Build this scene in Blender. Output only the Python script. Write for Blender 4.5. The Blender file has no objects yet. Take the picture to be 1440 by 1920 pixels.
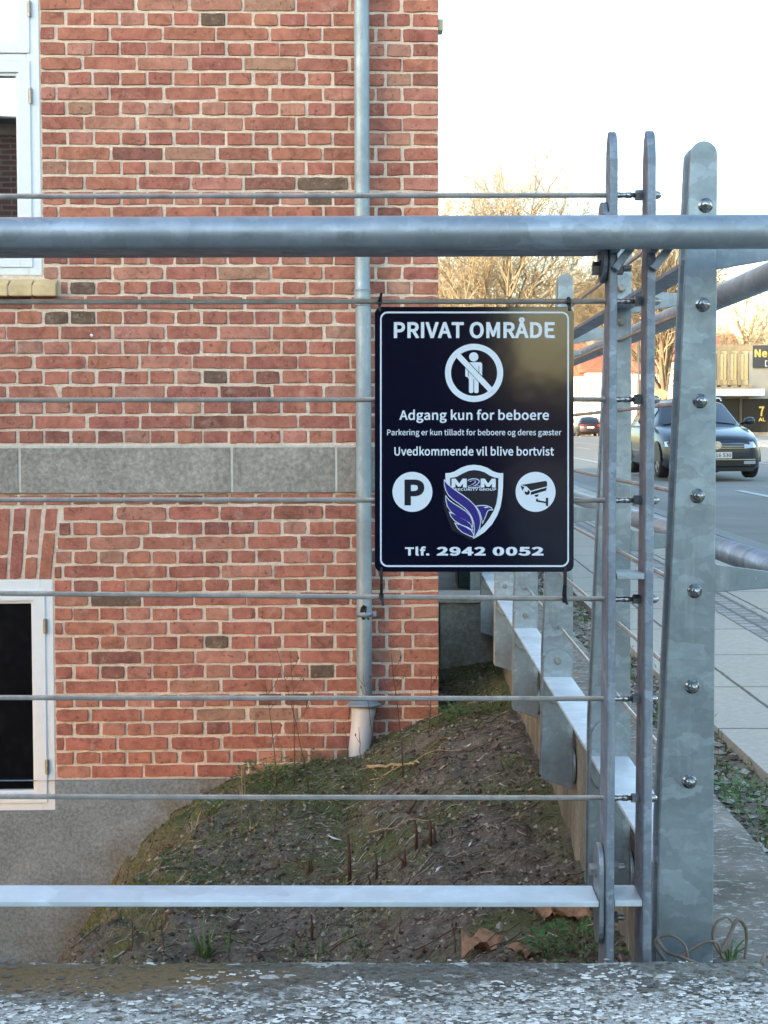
import bpy, bmesh, math, random, json
from mathutils import Vector, Matrix, noise
from mathutils.geometry import tessellate_polygon
random.seed(7)
S = bpy.context.scene
COL = S.collection
R = math.radians

# ------------------------------------------------------------------ camera
F = 2900.0                      # focal length in pixels of the 1440 x 1920 photograph
PITCH, YAW, ROLL = 2.862, 0.53, -0.0022
rot = Matrix.Rotation(R(YAW), 3, 'Z') @ Matrix.Rotation(R(90 - PITCH), 3, 'X') @ Matrix.Rotation(ROLL, 3, 'Z')
cam = bpy.data.cameras.new('camera')
camo = bpy.data.objects.new('camera', cam)
COL.objects.link(camo)
camo.matrix_world = rot.to_4x4()
cam.sensor_fit = 'VERTICAL'
cam.sensor_height = 36
cam.lens = F / 1920 * 36
cam.clip_start = 0.05
cam.clip_end = 2000
cam.dof.use_dof = True
cam.dof.focus_distance = 3.4
cam.dof.aperture_fstop = 80
S.camera = camo
S.render.resolution_x = 768
S.render.resolution_y = 1024

# ------------------------------------------------------------------ world, sun, exposure
SUN_EL, SUN_DIR = 6.8, Vector((0.70, 0.71, 0))
w = bpy.data.worlds.new('World')
S.world = w
w.use_nodes = True
nt = w.node_tree
sky = nt.nodes.new('ShaderNodeTexSky')
sky.sky_type = 'NISHITA'
sky.sun_disc = False
sky.sun_elevation = R(SUN_EL)
sky.sun_rotation = math.atan2(-SUN_DIR.x, -SUN_DIR.y)
sky.air_density = 1.0
sky.dust_density = 1.6
sky.ozone_density = 1.5
nt.links.new(sky.outputs[0], nt.nodes['Background'].inputs[0])
nt.nodes['Background'].inputs[1].default_value = 0.15
sl = bpy.data.lights.new('sun', 'SUN')
sl.energy = 2.0
sl.angle = R(0.6)
sl.color = (1.0, 0.88, 0.70)
so = bpy.data.objects.new('sun', sl)
COL.objects.link(so)
d = Vector((SUN_DIR.x, SUN_DIR.y, -math.tan(R(SUN_EL)) * SUN_DIR.length))
so.rotation_euler = d.to_track_quat('-Z', 'Y').to_euler()
so.location = (-10, -10, 20)
S.view_settings.view_transform = 'Standard'
S.view_settings.look = 'None'
S.view_settings.gamma = 1
S.view_settings.exposure = 2.85

# ------------------------------------------------------------------ picture <-> place
def ray(px, py):
    return rot @ Vector(((px - 720) / F, (960 - py) / F, -1))
def at_y(px, py, Y):
    r = ray(px, py)
    return r * (Y / r.y)
def at_x(px, py, X):
    r = ray(px, py)
    return r * (X / r.x)
def at_z(px, py, Z):
    r = ray(px, py)
    return r * (Z / r.z)

# ------------------------------------------------------------------ object helpers
def tag(o, label=None, cat=None, group=None, kind=None):
    if label: o['label'] = label
    if cat: o['category'] = cat
    if group: o['group'] = group
    if kind: o['kind'] = kind
    return o
def empty(name, loc=(0, 0, 0), rz=0, parent=None, **k):
    o = bpy.data.objects.new(name, None)
    o.empty_display_size = 0.1
    COL.objects.link(o)
    o.location = loc
    o.rotation_euler = (0, 0, rz)
    if parent: o.parent = parent
    return tag(o, **k)
def link(name, me, parent=None, loc=(0, 0, 0), **k):
    o = bpy.data.objects.new(name, me)
    COL.objects.link(o)
    o.location = loc
    if parent: o.parent = parent
    return tag(o, **k)
def copy_tree(o, parent=None):
    c = o.copy()
    COL.objects.link(c)
    if parent: c.parent = parent
    for ch in [x for x in o.children]:
        copy_tree(ch, c)
    return c

class MB:
    def __init__(s):
        s.v = []; s.f = []; s.c = []; s.sm = []; s.cur = None; s.smooth = False
    def add(s, vs, fs):
        n = len(s.v)
        s.v += [tuple(p) for p in vs]
        for f in fs:
            s.f.append([i + n for i in f]); s.c.append(s.cur); s.sm.append(s.smooth)
    def box(s, x0, x1, y0, y1, z0, z1):
        vs = [(x, y, z) for x in (x0, x1) for y in (y0, y1) for z in (z0, z1)]
        s.add(vs, [(0, 1, 3, 2), (4, 6, 7, 5), (0, 4, 5, 1), (2, 3, 7, 6), (0, 2, 6, 4), (1, 5, 7, 3)])
    def quad(s, a, b, c, d):
        s.add([a, b, c, d], [(0, 1, 2, 3)])
    def prism(s, poly, vec):
        """polygon (3-D points) swept along vec"""
        vec = Vector(vec); n = len(poly)
        vs = [Vector(p) for p in poly] + [Vector(p) + vec for p in poly]
        fs = [tuple(range(n))[::-1], tuple(range(n, 2 * n))]
        fs += [(i, (i + 1) % n, n + (i + 1) % n, n + i) for i in range(n)]
        s.add(vs, fs)
    def tube(s, pts, r, n=8, caps=True):
        pts = [Vector(p) for p in pts]
        m = len(pts)
        rr = r if isinstance(r, (list, tuple)) else [r] * m
        t = (pts[1] - pts[0]).normalized()
        a = t.orthogonal().normalized()
        vs = []
        for i, p in enumerate(pts):
            if 0 < i < m - 1: t2 = (pts[i + 1] - pts[i - 1])
            elif i == 0: t2 = pts[1] - pts[0]
            else: t2 = pts[-1] - pts[-2]
            if t2.length < 1e-9: t2 = t
            t2 = t2.normalized()
            a = (a - t2 * a.dot(t2))
            a = a.normalized() if a.length > 1e-6 else t2.orthogonal().normalized()
            b = t2.cross(a)
            for k in range(n):
                th = 2 * math.pi * k / n
                vs.append(p + (a * math.cos(th) + b * math.sin(th)) * rr[i])
        fs = [(i * n + k, i * n + (k + 1) % n, (i + 1) * n + (k + 1) % n, (i + 1) * n + k)
              for i in range(m - 1) for k in range(n)]
        if caps:
            fs += [tuple(range(n))[::-1], tuple(range((m - 1) * n, m * n))]
        s.add(vs, fs)
    def lathe(s, o, ax, prof, n=16):
        """prof: (distance along ax, radius)"""
        o = Vector(o); ax = Vector(ax).normalized()
        a = ax.orthogonal().normalized(); b = ax.cross(a)
        vs = []
        for t, r in prof:
            for k in range(n):
                th = 2 * math.pi * k / n
                vs.append(o + ax * t + (a * math.cos(th) + b * math.sin(th)) * max(r, 1e-5))
        m = len(prof)
        fs = [(i * n + k, i * n + (k + 1) % n, (i + 1) * n + (k + 1) % n, (i + 1) * n + k)
              for i in range(m - 1) for k in range(n)]
        fs += [tuple(range(n))[::-1], tuple(range((m - 1) * n, m * n))]
        s.add(vs, fs)
    def mesh(s, name, mat, bevel=0, fix=True):
        me = bpy.data.meshes.new(name)
        me.from_pydata(s.v, [], s.f)
        me.update()
        if any(c is not None for c in s.c):
            at = me.attributes.new('tint', 'FLOAT_COLOR', 'FACE')
            flat = []
            for c in s.c:
                c = c or (1, 1, 1)
                flat += [c[0], c[1], c[2], 1]
            at.data.foreach_set('color', flat)
        me.polygons.foreach_set('use_smooth', s.sm)
        if fix:
            bm = bmesh.new(); bm.from_mesh(me)
            bmesh.ops.recalc_face_normals(bm, faces=bm.faces)
            if bevel:
                es = [e for e in bm.edges if len(e.link_faces) == 2 and e.calc_face_angle(0) > 0.6]
                bmesh.ops.bevel(bm, geom=es, offset=bevel, segments=2, affect='EDGES', profile=0.5, clamp_overlap=True)
            bm.to_mesh(me); bm.free()
        if mat: me.materials.append(mat)
        return me
    def build(s, name, mat, parent=None, bevel=0, loc=(0, 0, 0), fix=True, **k):
        return link(name, s.mesh(name, mat, bevel, fix), parent, loc, **k)

# ------------------------------------------------------------------ material helpers
class NT:
    def __init__(s, name):
        s.m = bpy.data.materials.new(name); s.m.use_nodes = True
        s.t = s.m.node_tree; s.b = s.t.nodes['Principled BSDF']
        s.co = s.n('ShaderNodeTexCoord').outputs['Object']
    def n(s, typ, **k):
        x = s.t.nodes.new(typ)
        for a, v in k.items(): setattr(x, a, v)
        return x
    def l(s, a, b): s.t.links.new(a, b)
    def mapping(s, scale=(1, 1, 1), loc=(0, 0, 0), src=None, rotz=(0, 0, 0)):
        m = s.n('ShaderNodeMapping'); s.l(src or s.co, m.inputs[0])
        m.inputs['Scale'].default_value = scale; m.inputs['Location'].default_value = loc
        m.inputs['Rotation'].default_value = rotz
        return m.outputs[0]
    def noise(s, scale=5, detail=6, rough=0.6, src=None, dist=0):
        x = s.n('ShaderNodeTexNoise'); s.l(src or s.co, x.inputs['Vector'])
        x.inputs['Scale'].default_value = scale; x.inputs['Detail'].default_value = detail
        x.inputs['Roughness'].default_value = rough; x.inputs['Distortion'].default_value = dist
        return x.outputs['Fac']
    def vor(s, scale=5, feature='F1', out='Distance', src=None, rnd=1):
        x = s.n('ShaderNodeTexVoronoi', feature=feature); s.l(src or s.co, x.inputs['Vector'])
        x.inputs['Scale'].default_value = scale; x.inputs['Randomness'].default_value = rnd
        return x.outputs[out]
    def ramp(s, src, stops):
        x = s.n('ShaderNodeValToRGB'); s.l(src, x.inputs[0])
        e = x.color_ramp.elements
        while len(e) > 1: e.remove(e[-1])
        for i, (p, c) in enumerate(stops):
            if not isinstance(c, (tuple, list)): c = (c, c, c)
            el = e[0] if i == 0 else e.new(p)
            el.position = p; el.color = (c[0], c[1], c[2], 1)
        return x.outputs[0]
    def mix(s, f, a, b, mode='MIX'):
        x = s.n('ShaderNodeMix', data_type='RGBA', blend_type=mode)
        for sock, v in ((x.inputs[0], f), (x.inputs[6], a), (x.inputs[7], b)):
            if hasattr(v, 'is_linked') or hasattr(v, 'links'): s.l(v, sock)
            elif isinstance(v, (tuple, list)): sock.default_value = (v[0], v[1], v[2], 1)
            else: sock.default_value = v
        return x.outputs[2]
    def math(s, op, a, b=0.0):
        x = s.n('ShaderNodeMath', operation=op)
        for sock, v in ((x.inputs[0], a), (x.inputs[1], b)):
            if hasattr(v, 'links'): s.l(v, sock)
            else: sock.default_value = v
        return x.outputs[0]
    def bump(s, h, strength=0.3, dist=0.01, prev=None):
        x = s.n('ShaderNodeBump'); s.l(h, x.inputs['Height'])
        x.inputs['Strength'].default_value = strength; x.inputs['Distance'].default_value = dist
        if prev: s.l(prev, x.inputs['Normal'])
        s.l(x.outputs[0], s.b.inputs['Normal'])
        return x.outputs[0]
    def color(s, c):
        if hasattr(c, 'links'): s.l(c, s.b.inputs['Base Color'])
        else: s.b.inputs['Base Color'].default_value = (c[0], c[1], c[2], 1)
    def set(s, **k):
        for a, v in k.items():
            sock = s.b.inputs[a.replace('_', ' ')]
            if hasattr(v, 'links'): s.l(v, sock)
            else: sock.default_value = v
        return s

def simple(name, c, rough=0.6, metal=0.0, nscale=0, amt=0.15, bump=0, **k):
    m = NT(name)
    if nscale:
        f = m.noise(nscale, 5, 0.65)
        lo = tuple(x * (1 - amt) for x in c); hi = tuple(min(1, x * (1 + amt)) for x in c)
        m.color(m.ramp(f, [(0.3, lo), (0.7, hi)]))
        if bump: m.bump(f, bump, 0.01)
    else:
        m.color(c)
    m.set(Roughness=rough, Metallic=metal, **k)
    return m.m

# galvanised steel: spangle patches, streaks, dull spots
def galv(name, base=(0.36, 0.40, 0.44), scale=14, metal=0.75, rough=0.42, stretch=(1, 1, 1.6), contrast=1.0):
    m = NT(name)
    def cells(sc_, warp_, loc):
        nz = m.n('ShaderNodeTexNoise'); m.l(m.mapping((1, 1, 1), loc), nz.inputs['Vector']); nz.inputs['Scale'].default_value = sc_ * 0.9; nz.inputs['Detail'].default_value = 4
        sc = m.n('ShaderNodeVectorMath', operation='SCALE'); m.l(nz.outputs['Color'], sc.inputs[0]); sc.inputs['Scale'].default_value = warp_
        va = m.n('ShaderNodeVectorMath', operation='ADD'); m.l(m.mapping(stretch, loc), va.inputs[0]); m.l(sc.outputs[0], va.inputs[1])
        v2 = m.n('ShaderNodeTexVoronoi'); m.l(va.outputs[0], v2.inputs['Vector']); v2.inputs['Scale'].default_value = sc_
        bw = m.n('ShaderNodeSeparateColor'); m.l(v2.outputs['Color'], bw.inputs[0])
        return bw.outputs[0]
    k = 0.12 * contrast
    a1, a2 = cells(scale * 1.5, 0.09, (0, 0, 0)), cells(scale * 4.5, 0.04, (3, 1, 2))
    col = m.mix(1.0, base, m.ramp(a1, [(0.0, 1 - k), (0.6, 1.0), (0.8, 1 + k), (1.0, 1 + 2.2 * k)]), 'MULTIPLY')
    col = m.mix(1.0, col, m.ramp(a2, [(0.0, 1 - 0.7 * k), (0.7, 1.0), (1.0, 1 + 1.1 * k)]), 'MULTIPLY')
    big = m.ramp(m.noise(5, 5, 0.65), [(0.3, 0.80), (0.7, 1.16)])
    col = m.mix(1.0, col, big, 'MULTIPLY')
    streak = m.ramp(m.noise(8, 5, 0.7, m.mapping((4, 4, 0.35))), [(0.55, 0), (0.75, 0.35)])
    col = m.mix(streak, col, (0.62, 0.66, 0.68))
    spots = m.ramp(m.noise(75, 4, 0.75), [(0.64, 0), (0.72, 1)])
    col = m.mix(m.math('MULTIPLY', spots, 0.4), col, (0.60, 0.60, 0.57))
    dark = m.ramp(m.noise(38, 5, 0.75, m.mapping((1, 1, 1), (5, 5, 5))), [(0.26, 1), (0.34, 0)])
    col = m.mix(m.math('MULTIPLY', dark, 0.5), col, (0.14, 0.14, 0.14))
    m.color(col)
    m.set(Metallic=metal, Roughness=m.ramp(m.noise(25, 4), [(0.3, rough - 0.08), (0.7, rough + 0.16)]))
    m.bump(m.noise(60, 6, 0.65), 0.16, 0.002)
    return m.m

M = {}
M['galv'] = galv('galvanised_plate', (0.31, 0.37, 0.405), 12, metal=0.6, contrast=0.85)
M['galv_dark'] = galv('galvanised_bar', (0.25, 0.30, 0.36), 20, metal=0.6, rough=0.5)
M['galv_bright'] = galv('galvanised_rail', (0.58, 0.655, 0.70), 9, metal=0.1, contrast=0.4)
M['galv_tube'] = galv('galvanised_tube', (0.36, 0.41, 0.45), 11, metal=0.7, rough=0.44, stretch=(0.5, 1, 1), contrast=0.8)
M['galv_pipe'] = galv('galvanised_downpipe', (0.27, 0.345, 0.39), 9, metal=0.35, rough=0.5, stretch=(1, 1, 0.3), contrast=0.5)
M['steel'] = simple('stainless_steel', (0.42, 0.41, 0.39), 0.24, 1.0, 90, 0.35)
M['rope'] = simple('steel_rope', (0.44, 0.41, 0.37), 0.38, 0.8, 30, 0.3)
M['bolt'] = simple('zinc_bolt', (0.30, 0.29, 0.27), 0.45, 0.8, 60, 0.3)
M['plastic'] = simple('black_plastic', (0.012, 0.012, 0.014), 0.4)
M['white_frame'] = simple('white_painted_frame', (0.66, 0.74, 0.80), 0.45, 0, 20, 0.04)
M['gasket'] = simple('dark_seam', (0.03, 0.03, 0.035), 0.7)

def brick_mat():
    m = NT('clay_bricks')
    a = m.n('ShaderNodeAttribute', attribute_name='tint')
    n1 = m.noise(14, 6, 0.65, dist=0.6)
    n2 = m.noise(70, 5, 0.7)
    col = m.mix(1.0, a.outputs['Color'], m.ramp(n1, [(0.30, (0.62, 0.58, 0.57)), (0.5, (1, 1, 1)), (0.70, (1.30, 1.32, 1.30))]), 'MULTIPLY')
    col = m.mix(m.math('MULTIPLY', m.ramp(n2, [(0.56, 0), (0.70, 1)]), 0.45), col, (0.50, 0.33, 0.25))
    col = m.mix(m.math('MULTIPLY', m.ramp(m.noise(45, 4, 0.6), [(0.32, 1), (0.40, 0)]), 0.7), col, (0.10, 0.055, 0.045))
    # pale lime smears
    col = m.mix(m.math('MULTIPLY', m.ramp(m.noise(9, 7, 0.75), [(0.57, 0), (0.70, 1)]), 0.38), col, (0.55, 0.46, 0.40))
    # splashed soil above the ground line
    sep = m.n('ShaderNodeSeparateXYZ'); m.l(m.co, sep.inputs[0])
    hz = m.math('ADD', sep.outputs[2], m.math('MULTIPLY', m.noise(5, 5), 0.55))
    hz = m.math('SUBTRACT', hz, m.math('MULTIPLY', sep.outputs[0], 0.32))
    dirt = m.ramp(m.math('ADD', hz, 1.55), [(0.16, 0.75), (0.50, 0.0)])
    col = m.mix(dirt, col, (0.16, 0.125, 0.10))
    m.color(col)
    m.set(Roughness=0.9)
    m.b.inputs['Specular IOR Level'].default_value = 0.25
    b1 = m.bump(n2, 0.35, 0.004)
    m.bump(n1, 0.3, 0.008, b1)
    return m.m
M['brick'] = brick_mat()
def mortar_mat():
    m = NT('lime_mortar')
    n1 = m.noise(12, 6, 0.7); n2 = m.noise(90, 4, 0.7)
    col = m.ramp(n1, [(0.25, (0.54, 0.46, 0.38)), (0.55, (0.72, 0.64, 0.54)), (0.8, (0.78, 0.72, 0.64))])
    col = m.mix(1.0, col, m.ramp(n2, [(0.3, 0.78), (0.6, 1.05)]), 'MULTIPLY')
    sep = m.n('ShaderNodeSeparateXYZ'); m.l(m.co, sep.inputs[0])
    hz = m.math('ADD', sep.outputs[2], m.math('MULTIPLY', m.noise(5, 5), 0.55))
    hz = m.math('SUBTRACT', hz, m.math('MULTIPLY', sep.outputs[0], 0.32))
    dirt = m.ramp(m.math('ADD', hz, 1.55), [(0.14, 0.85), (0.50, 0.0)])
    col = m.mix(dirt, col, (0.22, 0.19, 0.16))
    m.color(col); m.set(Roughness=0.95)
    b = m.bump(n2, 0.6, 0.006)
    m.bump(m.noise(28, 6, 0.7), 0.8, 0.014, b)
    return m.m
M['mortar'] = mortar_mat()
def concrete(name, base, agg=70, streak=False, rough=0.9, lichen=None, moss=None, soilline=False):
    m = NT(name)
    big = m.noise(3.5, 7, 0.62)
    col = m.ramp(big, [(0.3, tuple(x * 0.80 for x in base)), (0.5, base), (0.7, tuple(x * 1.28 for x in base))])
    grain = m.noise(agg, 5, 0.75)
    col = m.mix(1.0, col, m.ramp(grain, [(0.34, 0.72), (0.5, 1.0), (0.62, 1.3)]), 'MULTIPLY')
    v = m.vor(agg * 1.3)
    col = m.mix(m.math('MULTIPLY', m.ramp(v, [(0.12, 1), (0.2, 0)]), 0.3), col, tuple(min(1, x * 1.9) for x in base))
    if streak:
        s1 = m.noise(6, 5, 0.7, m.mapping((1, 1.1, 0.22)))
        col = m.mix(m.ramp(s1, [(0.40, 0), (0.66, 0.8)]), col, (0.11, 0.09, 0.065))
        s2 = m.noise(9, 6, 0.75, m.mapping((1, 2.5, 0.5), (3, 3, 3)))
        col = m.mix(m.ramp(s2, [(0.62, 0), (0.67, 0.9)]), col, (0.62, 0.58, 0.50))
    if moss:
        col = m.mix(m.ramp(m.noise(2.6, 7, 0.7), [(0.48, 0), (0.68, 0.8)]), col, moss)
    if soilline:                                  # soil splashed up along the bank
        sp_ = m.n('ShaderNodeSeparateXYZ'); m.l(m.co, sp_.inputs[0])
        e_ = m.math('SUBTRACT', sp_.outputs[2], m.math('SUBTRACT', m.math('MULTIPLY', sp_.outputs[0], 1.15), 0.42))
        e_ = m.math('ADD', e_, m.math('MULTIPLY', m.math('SUBTRACT', m.noise(7, 7, 0.75), 0.5), 0.7))
        col = m.mix(m.ramp(e_, [(0.02, 0.75), (0.30, 0)]), col, m.ramp(grain, [(0.35, (0.10, 0.085, 0.065)), (0.65, (0.22, 0.20, 0.16))]))
    m.color(col)
    m.set(Roughness=rough)
    m.b.inputs['Specular IOR Level'].default_value = 0.3
    b = m.bump(grain, 0.5, 0.005)
    m.bump(big, 0.3, 0.02, b)
    return m.m
M['band'] = concrete('grey_stone_band', (0.27, 0.265, 0.245), 48)
M['plinth'] = concrete('plinth_concrete', (0.19, 0.235, 0.265), 60, soilline=True)
M['side_wall'] = concrete('weathered_wall_concrete', (0.25, 0.22, 0.165), 60, streak=True)
M['pier'] = concrete('pier_concrete', (0.30, 0.30, 0.265), 40, moss=(0.13, 0.13, 0.05))
def coping_mat():
    m = NT('lichen_coping')
    xy = m.mapping((1, 1, 1))
    big = m.noise(3.0, 7, 0.65)
    col = m.ramp(big, [(0.3, (0.13, 0.12, 0.10)), (0.55, (0.25, 0.235, 0.205)), (0.75, (0.38, 0.36, 0.32))])
    col = m.mix(1.0, col, m.ramp(m.noise(120, 4, 0.7), [(0.3, 0.55), (0.65, 1.4)]), 'MULTIPLY')
    sep = m.n('ShaderNodeSeparateXYZ'); m.l(m.co, sep.inputs[0])
    # ochre algae band on the left half
    om = m.ramp(m.math('SUBTRACT', m.noise(4, 5, 0.7), m.math('MULTIPLY', m.math('ABSOLUTE', m.math('ADD', sep.outputs[1], -2.19)), 3.0)), [(0.28, 0), (0.42, 1)])
    left = m.ramp(m.math('ADD', m.math('MULTIPLY', sep.outputs[0], -1.0), 0.0), [(0.05, 0), (0.3, 1)])
    col = m.mix(m.math('MULTIPLY', m.math('MULTIPLY', om, left), 0.8), col, (0.26, 0.155, 0.05))
    # white lichen, denser to the front and to the right, and a broken row along the back edge
    dist = m.math('SUBTRACT', 2.27, sep.outputs[1])
    dens = m.math('ADD', m.math('MULTIPLY', dist, 0.62), m.math('MULTIPLY', sep.outputs[0], 0.07))
    n1 = m.noise(70, 9, 0.8, m.mapping((0.8, 0.9, 1)))
    n2 = m.noise(10, 6, 0.75, m.mapping((0.8, 1, 1), (7, 3, 0)))
    nn1 = m.math('ADD', m.math('MULTIPLY', n1, 0.62), m.math('MULTIPLY', n2, 0.38))
    lm = m.ramp(m.math('ADD', nn1, dens), [(0.600, 0), (0.625, 0.85), (0.66, 1)])
    fl = m.noise(17, 3, 0.5, m.mapping((1, 1.3, 1), (2, 8, 0)))
    lm2 = m.ramp(m.math('ADD', fl, m.math('MULTIPLY', m.math('LESS_THAN', dist, 0.022), 0.075)), [(0.665, 0), (0.675, 1)])
    lm = m.math('MAXIMUM', lm, lm2)
    col = m.mix(m.math('MULTIPLY', lm, 0.9), col, m.ramp(m.noise(160, 4, 0.7), [(0.35, (0.52, 0.50, 0.45)), (0.55, (0.78, 0.76, 0.70))]))
    dk = m.ramp(m.noise(75, 8, 0.85, m.mapping((1, 1, 1), (1, 1, 0))), [(0.36, 1), (0.43, 0)])
    col = m.mix(m.math('MULTIPLY', dk, 0.75), col, (0.085, 0.08, 0.07))
    m.color(col); m.set(Roughness=0.92)
    b = m.bump(nn1, 0.8, 0.012)
    m.bump(m.noise(140, 6, 0.8), 0.9, 0.004, b)
    return m.m
M['coping'] = coping_mat()
def side_top_mat():
    m = NT('side_wall_top')
    big = m.noise(5.0, 7, 0.7)
    col = m.ramp(big, [(0.3, (0.10, 0.09, 0.07)), (0.55, (0.21, 0.19, 0.16)), (0.75, (0.34, 0.31, 0.27))])
    n1 = m.noise(45, 7, 0.8, m.mapping((0.6, 1, 1)))
    col = m.mix(m.ramp(n1, [(0.54, 0), (0.6, 0.8)]), col, (0.58, 0.56, 0.51))
    col = m.mix(m.ramp(m.noise(7, 4, 0.6, m.mapping((1, 1, 1), (4, 2, 0))), [(0.62, 0), (0.7, 0.8)]), col, (0.28, 0.17, 0.06))
    m.color(col); m.set(Roughness=0.95); m.bump(n1, 0.7, 0.006)
    return m.m
M['side_top'] = side_top_mat()
def soil_mat():
    m = NT('soil')
    n0 = m.noise(1.6, 6, 0.6); n1 = m.noise(18, 8, 0.75); n2 = m.noise(110, 4, 0.75)
    col = m.ramp(n1, [(0.25, (0.07, 0.055, 0.042)), (0.5, (0.20, 0.165, 0.13)), (0.75, (0.38, 0.33, 0.27))])
    col = m.mix(1.0, col, m.ramp(n2, [(0.3, 0.5), (0.6, 1.35)]), 'MULTIPLY')
    sep = m.n('ShaderNodeSeparateXYZ'); m.l(m.co, sep.inputs[0])
    far = m.math('MULTIPLY', m.math('SUBTRACT', sep.outputs[1], 4.6), 0.045)
    moss = m.ramp(m.math('ADD', m.math('ADD', n0, far), m.math('MULTIPLY', n1, 0.25)), [(0.60, 0), (0.76, 0.85)])
    col = m.mix(moss, col, m.ramp(n2, [(0.3, (0.06, 0.08, 0.022)), (0.7, (0.19, 0.22, 0.075))]))
    grey = m.ramp(m.noise(3.1, 5, 0.6, m.mapping((1, 1, 1), (9, 4, 2))), [(0.55, 0), (0.7, 0.5)])
    col = m.mix(grey, col, (0.20, 0.19, 0.17))
    m.color(col); m.set(Roughness=0.97)
    m.b.inputs['Specular IOR Level'].default_value = 0.15
    b = m.bump(n2, 0.8, 0.01)
    m.bump(n1, 0.9, 0.03, b)
    return m.m
M['soil'] = soil_mat()
def ground_mat(name, base, nsc=30, amt=0.25, bump=0.3, rough=0.9):
    m = NT(name)
    a = m.noise(nsc, 6, 0.7); b = m.noise(0.9, 5, 0.6)
    col = m.ramp(a, [(0.3, tuple(x * (1 - amt) for x in base)), (0.7, tuple(x * (1 + amt) for x in base))])
    col = m.mix(1.0, col, m.ramp(b, [(0.3, 0.85), (0.7, 1.12)]), 'MULTIPLY')
    m.color(col); m.set(Roughness=rough); m.bump(a, bump, 0.01)
    return m.m
M['asphalt'] = ground_mat('asphalt', (0.23, 0.22, 0.20), 60, 0.15)
M['gravel'] = ground_mat('strip_gravel', (0.22, 0.19, 0.145), 45, 0.7, 1.0)
M['far_ground'] = ground_mat('far_ground', (0.16, 0.16, 0.14), 4, 0.2)
M['kerb'] = ground_mat('granite_kerb', (0.27, 0.27, 0.26), 60, 0.25)
M['paint_white'] = simple('road_paint', (0.42, 0.43, 0.43), 0.6, 0, 8, 0.25)
def tiled(name, c1, c2, mortar, bw, rh, ms, offset=0.0, sw=False, bump=0.6, smooth=0.3, nsc=60, amt=0.25):
    m = NT(name)
    t = m.n('ShaderNodeTexBrick'); t.offset = offset; t.squash = 1
    src = m.mapping((1, 1, 1), rotz=(0, 0, R(90)) if sw == 'xy90' else ((R(90), 0, 0) if sw == 'xz' else ((R(90), 0, R(90)) if sw == 'yz' else (0, 0, 0))))
    if sw == 'xz':
        s3 = m.n('ShaderNodeSeparateXYZ'); c3 = m.n('ShaderNodeCombineXYZ'); m.l(m.co, s3.inputs[0])
        m.l(m.math('ADD', s3.outputs[0], s3.outputs[1]), c3.inputs[0]); m.l(s3.outputs[2], c3.inputs[1]); src = c3.outputs[0]
    wn = m.n('ShaderNodeTexNoise'); m.l(m.co, wn.inputs['Vector']); wn.inputs['Scale'].default_value = 9
    sc = m.n('ShaderNodeVectorMath', operation='SCALE'); m.l(wn.outputs['Color'], sc.inputs[0]); sc.inputs['Scale'].default_value = ms * 1.5
    va = m.n('ShaderNodeVectorMath', operation='ADD'); m.l(src, va.inputs[0]); m.l(sc.outputs[0], va.inputs[1])
    m.l(va.outputs[0], t.inputs['Vector'])
    t.inputs['Color1'].default_value = (*c1, 1); t.inputs['Color2'].default_value = (*c2, 1); t.inputs['Mortar'].default_value = (*mortar, 1)
    t.inputs['Scale'].default_value = 1; t.inputs['Mortar Size'].default_value = ms
    t.inputs['Brick Width'].default_value = bw; t.inputs['Row Height'].default_value = rh
    t.inputs['Mortar Smooth'].default_value = smooth
    g = m.noise(nsc, 6, 0.7)
    col = m.mix(1.0, t.outputs['Color'], m.ramp(g, [(0.3, 1 - amt), (0.7, 1 + amt)]), 'MULTIPLY')
    m.color(col); m.set(Roughness=0.92)
    inv = m.math('SUBTRACT', 1.0, t.outputs['Fac'])
    b = m.bump(inv, bump, 0.012); m.bump(g, 0.3, 0.006, b)
    return m.m
M['slabs'] = tiled('pavement_slabs', (0.43, 0.39, 0.33), (0.48, 0.44, 0.37), (0.13, 0.115, 0.09), 0.80, 0.625, 0.008, sw='xy90', nsc=40, amt=0.14)
M['setts'] = tiled('granite_setts', (0.26, 0.255, 0.24), (0.40, 0.385, 0.36), (0.17, 0.155, 0.13), 0.11, 0.095, 0.012, 0.5, sw='xy90')
M['brick_far'] = tiled('plain_brickwork', (0.20, 0.075, 0.05), (0.30, 0.12, 0.08), (0.42, 0.37, 0.31), 0.24, 0.0667, 0.010, 0.5, sw='xz')


# ================================================================== THE BRICK BUILDING
WT = R(2.2)
U = Vector((math.cos(WT), math.sin(WT), 0)); N = Vector((math.sin(WT), -math.cos(WT), 0))   # along the wall, out of the wall
r0 = ray(400, 815); P0 = r0 * (7.05 / r0.y)
def on_wall(px, py, out=0.0):
    """point of the picture on the plane `out` metres in front of the wall"""
    r = ray(px, py); q = P0 + N * out
    return r * (q.dot(N) / r.dot(N))
O = on_wall(822, 815); O.z = 0
def wl(px, py, out=0.0):
    """(s, z) in the building's own frame; s = 0 at the right corner, negative to the left"""
    p = on_wall(px, py, out) - O
    return p.dot(U), p.z
bld = empty('brick_building', O, WT, label='red brick apartment house wall with pale mortar joints and a grey stone band', cat='building')

# windows: (s0, s1, z0, z1)
uw = (-3.05, (wl(70, 100)[0] + wl(83, 516)[0]) / 2, wl(60, 516)[1], 2.9)
lw = (-2.95, wl(102, 1300)[0], wl(60, 1519)[1], wl(60, 1087)[1])
band = (wl(150, 925.5)[1], wl(150, 835.5)[1])
plinth_top = wl(150, 1462)[1]
ZTOP = 3.0

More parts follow.
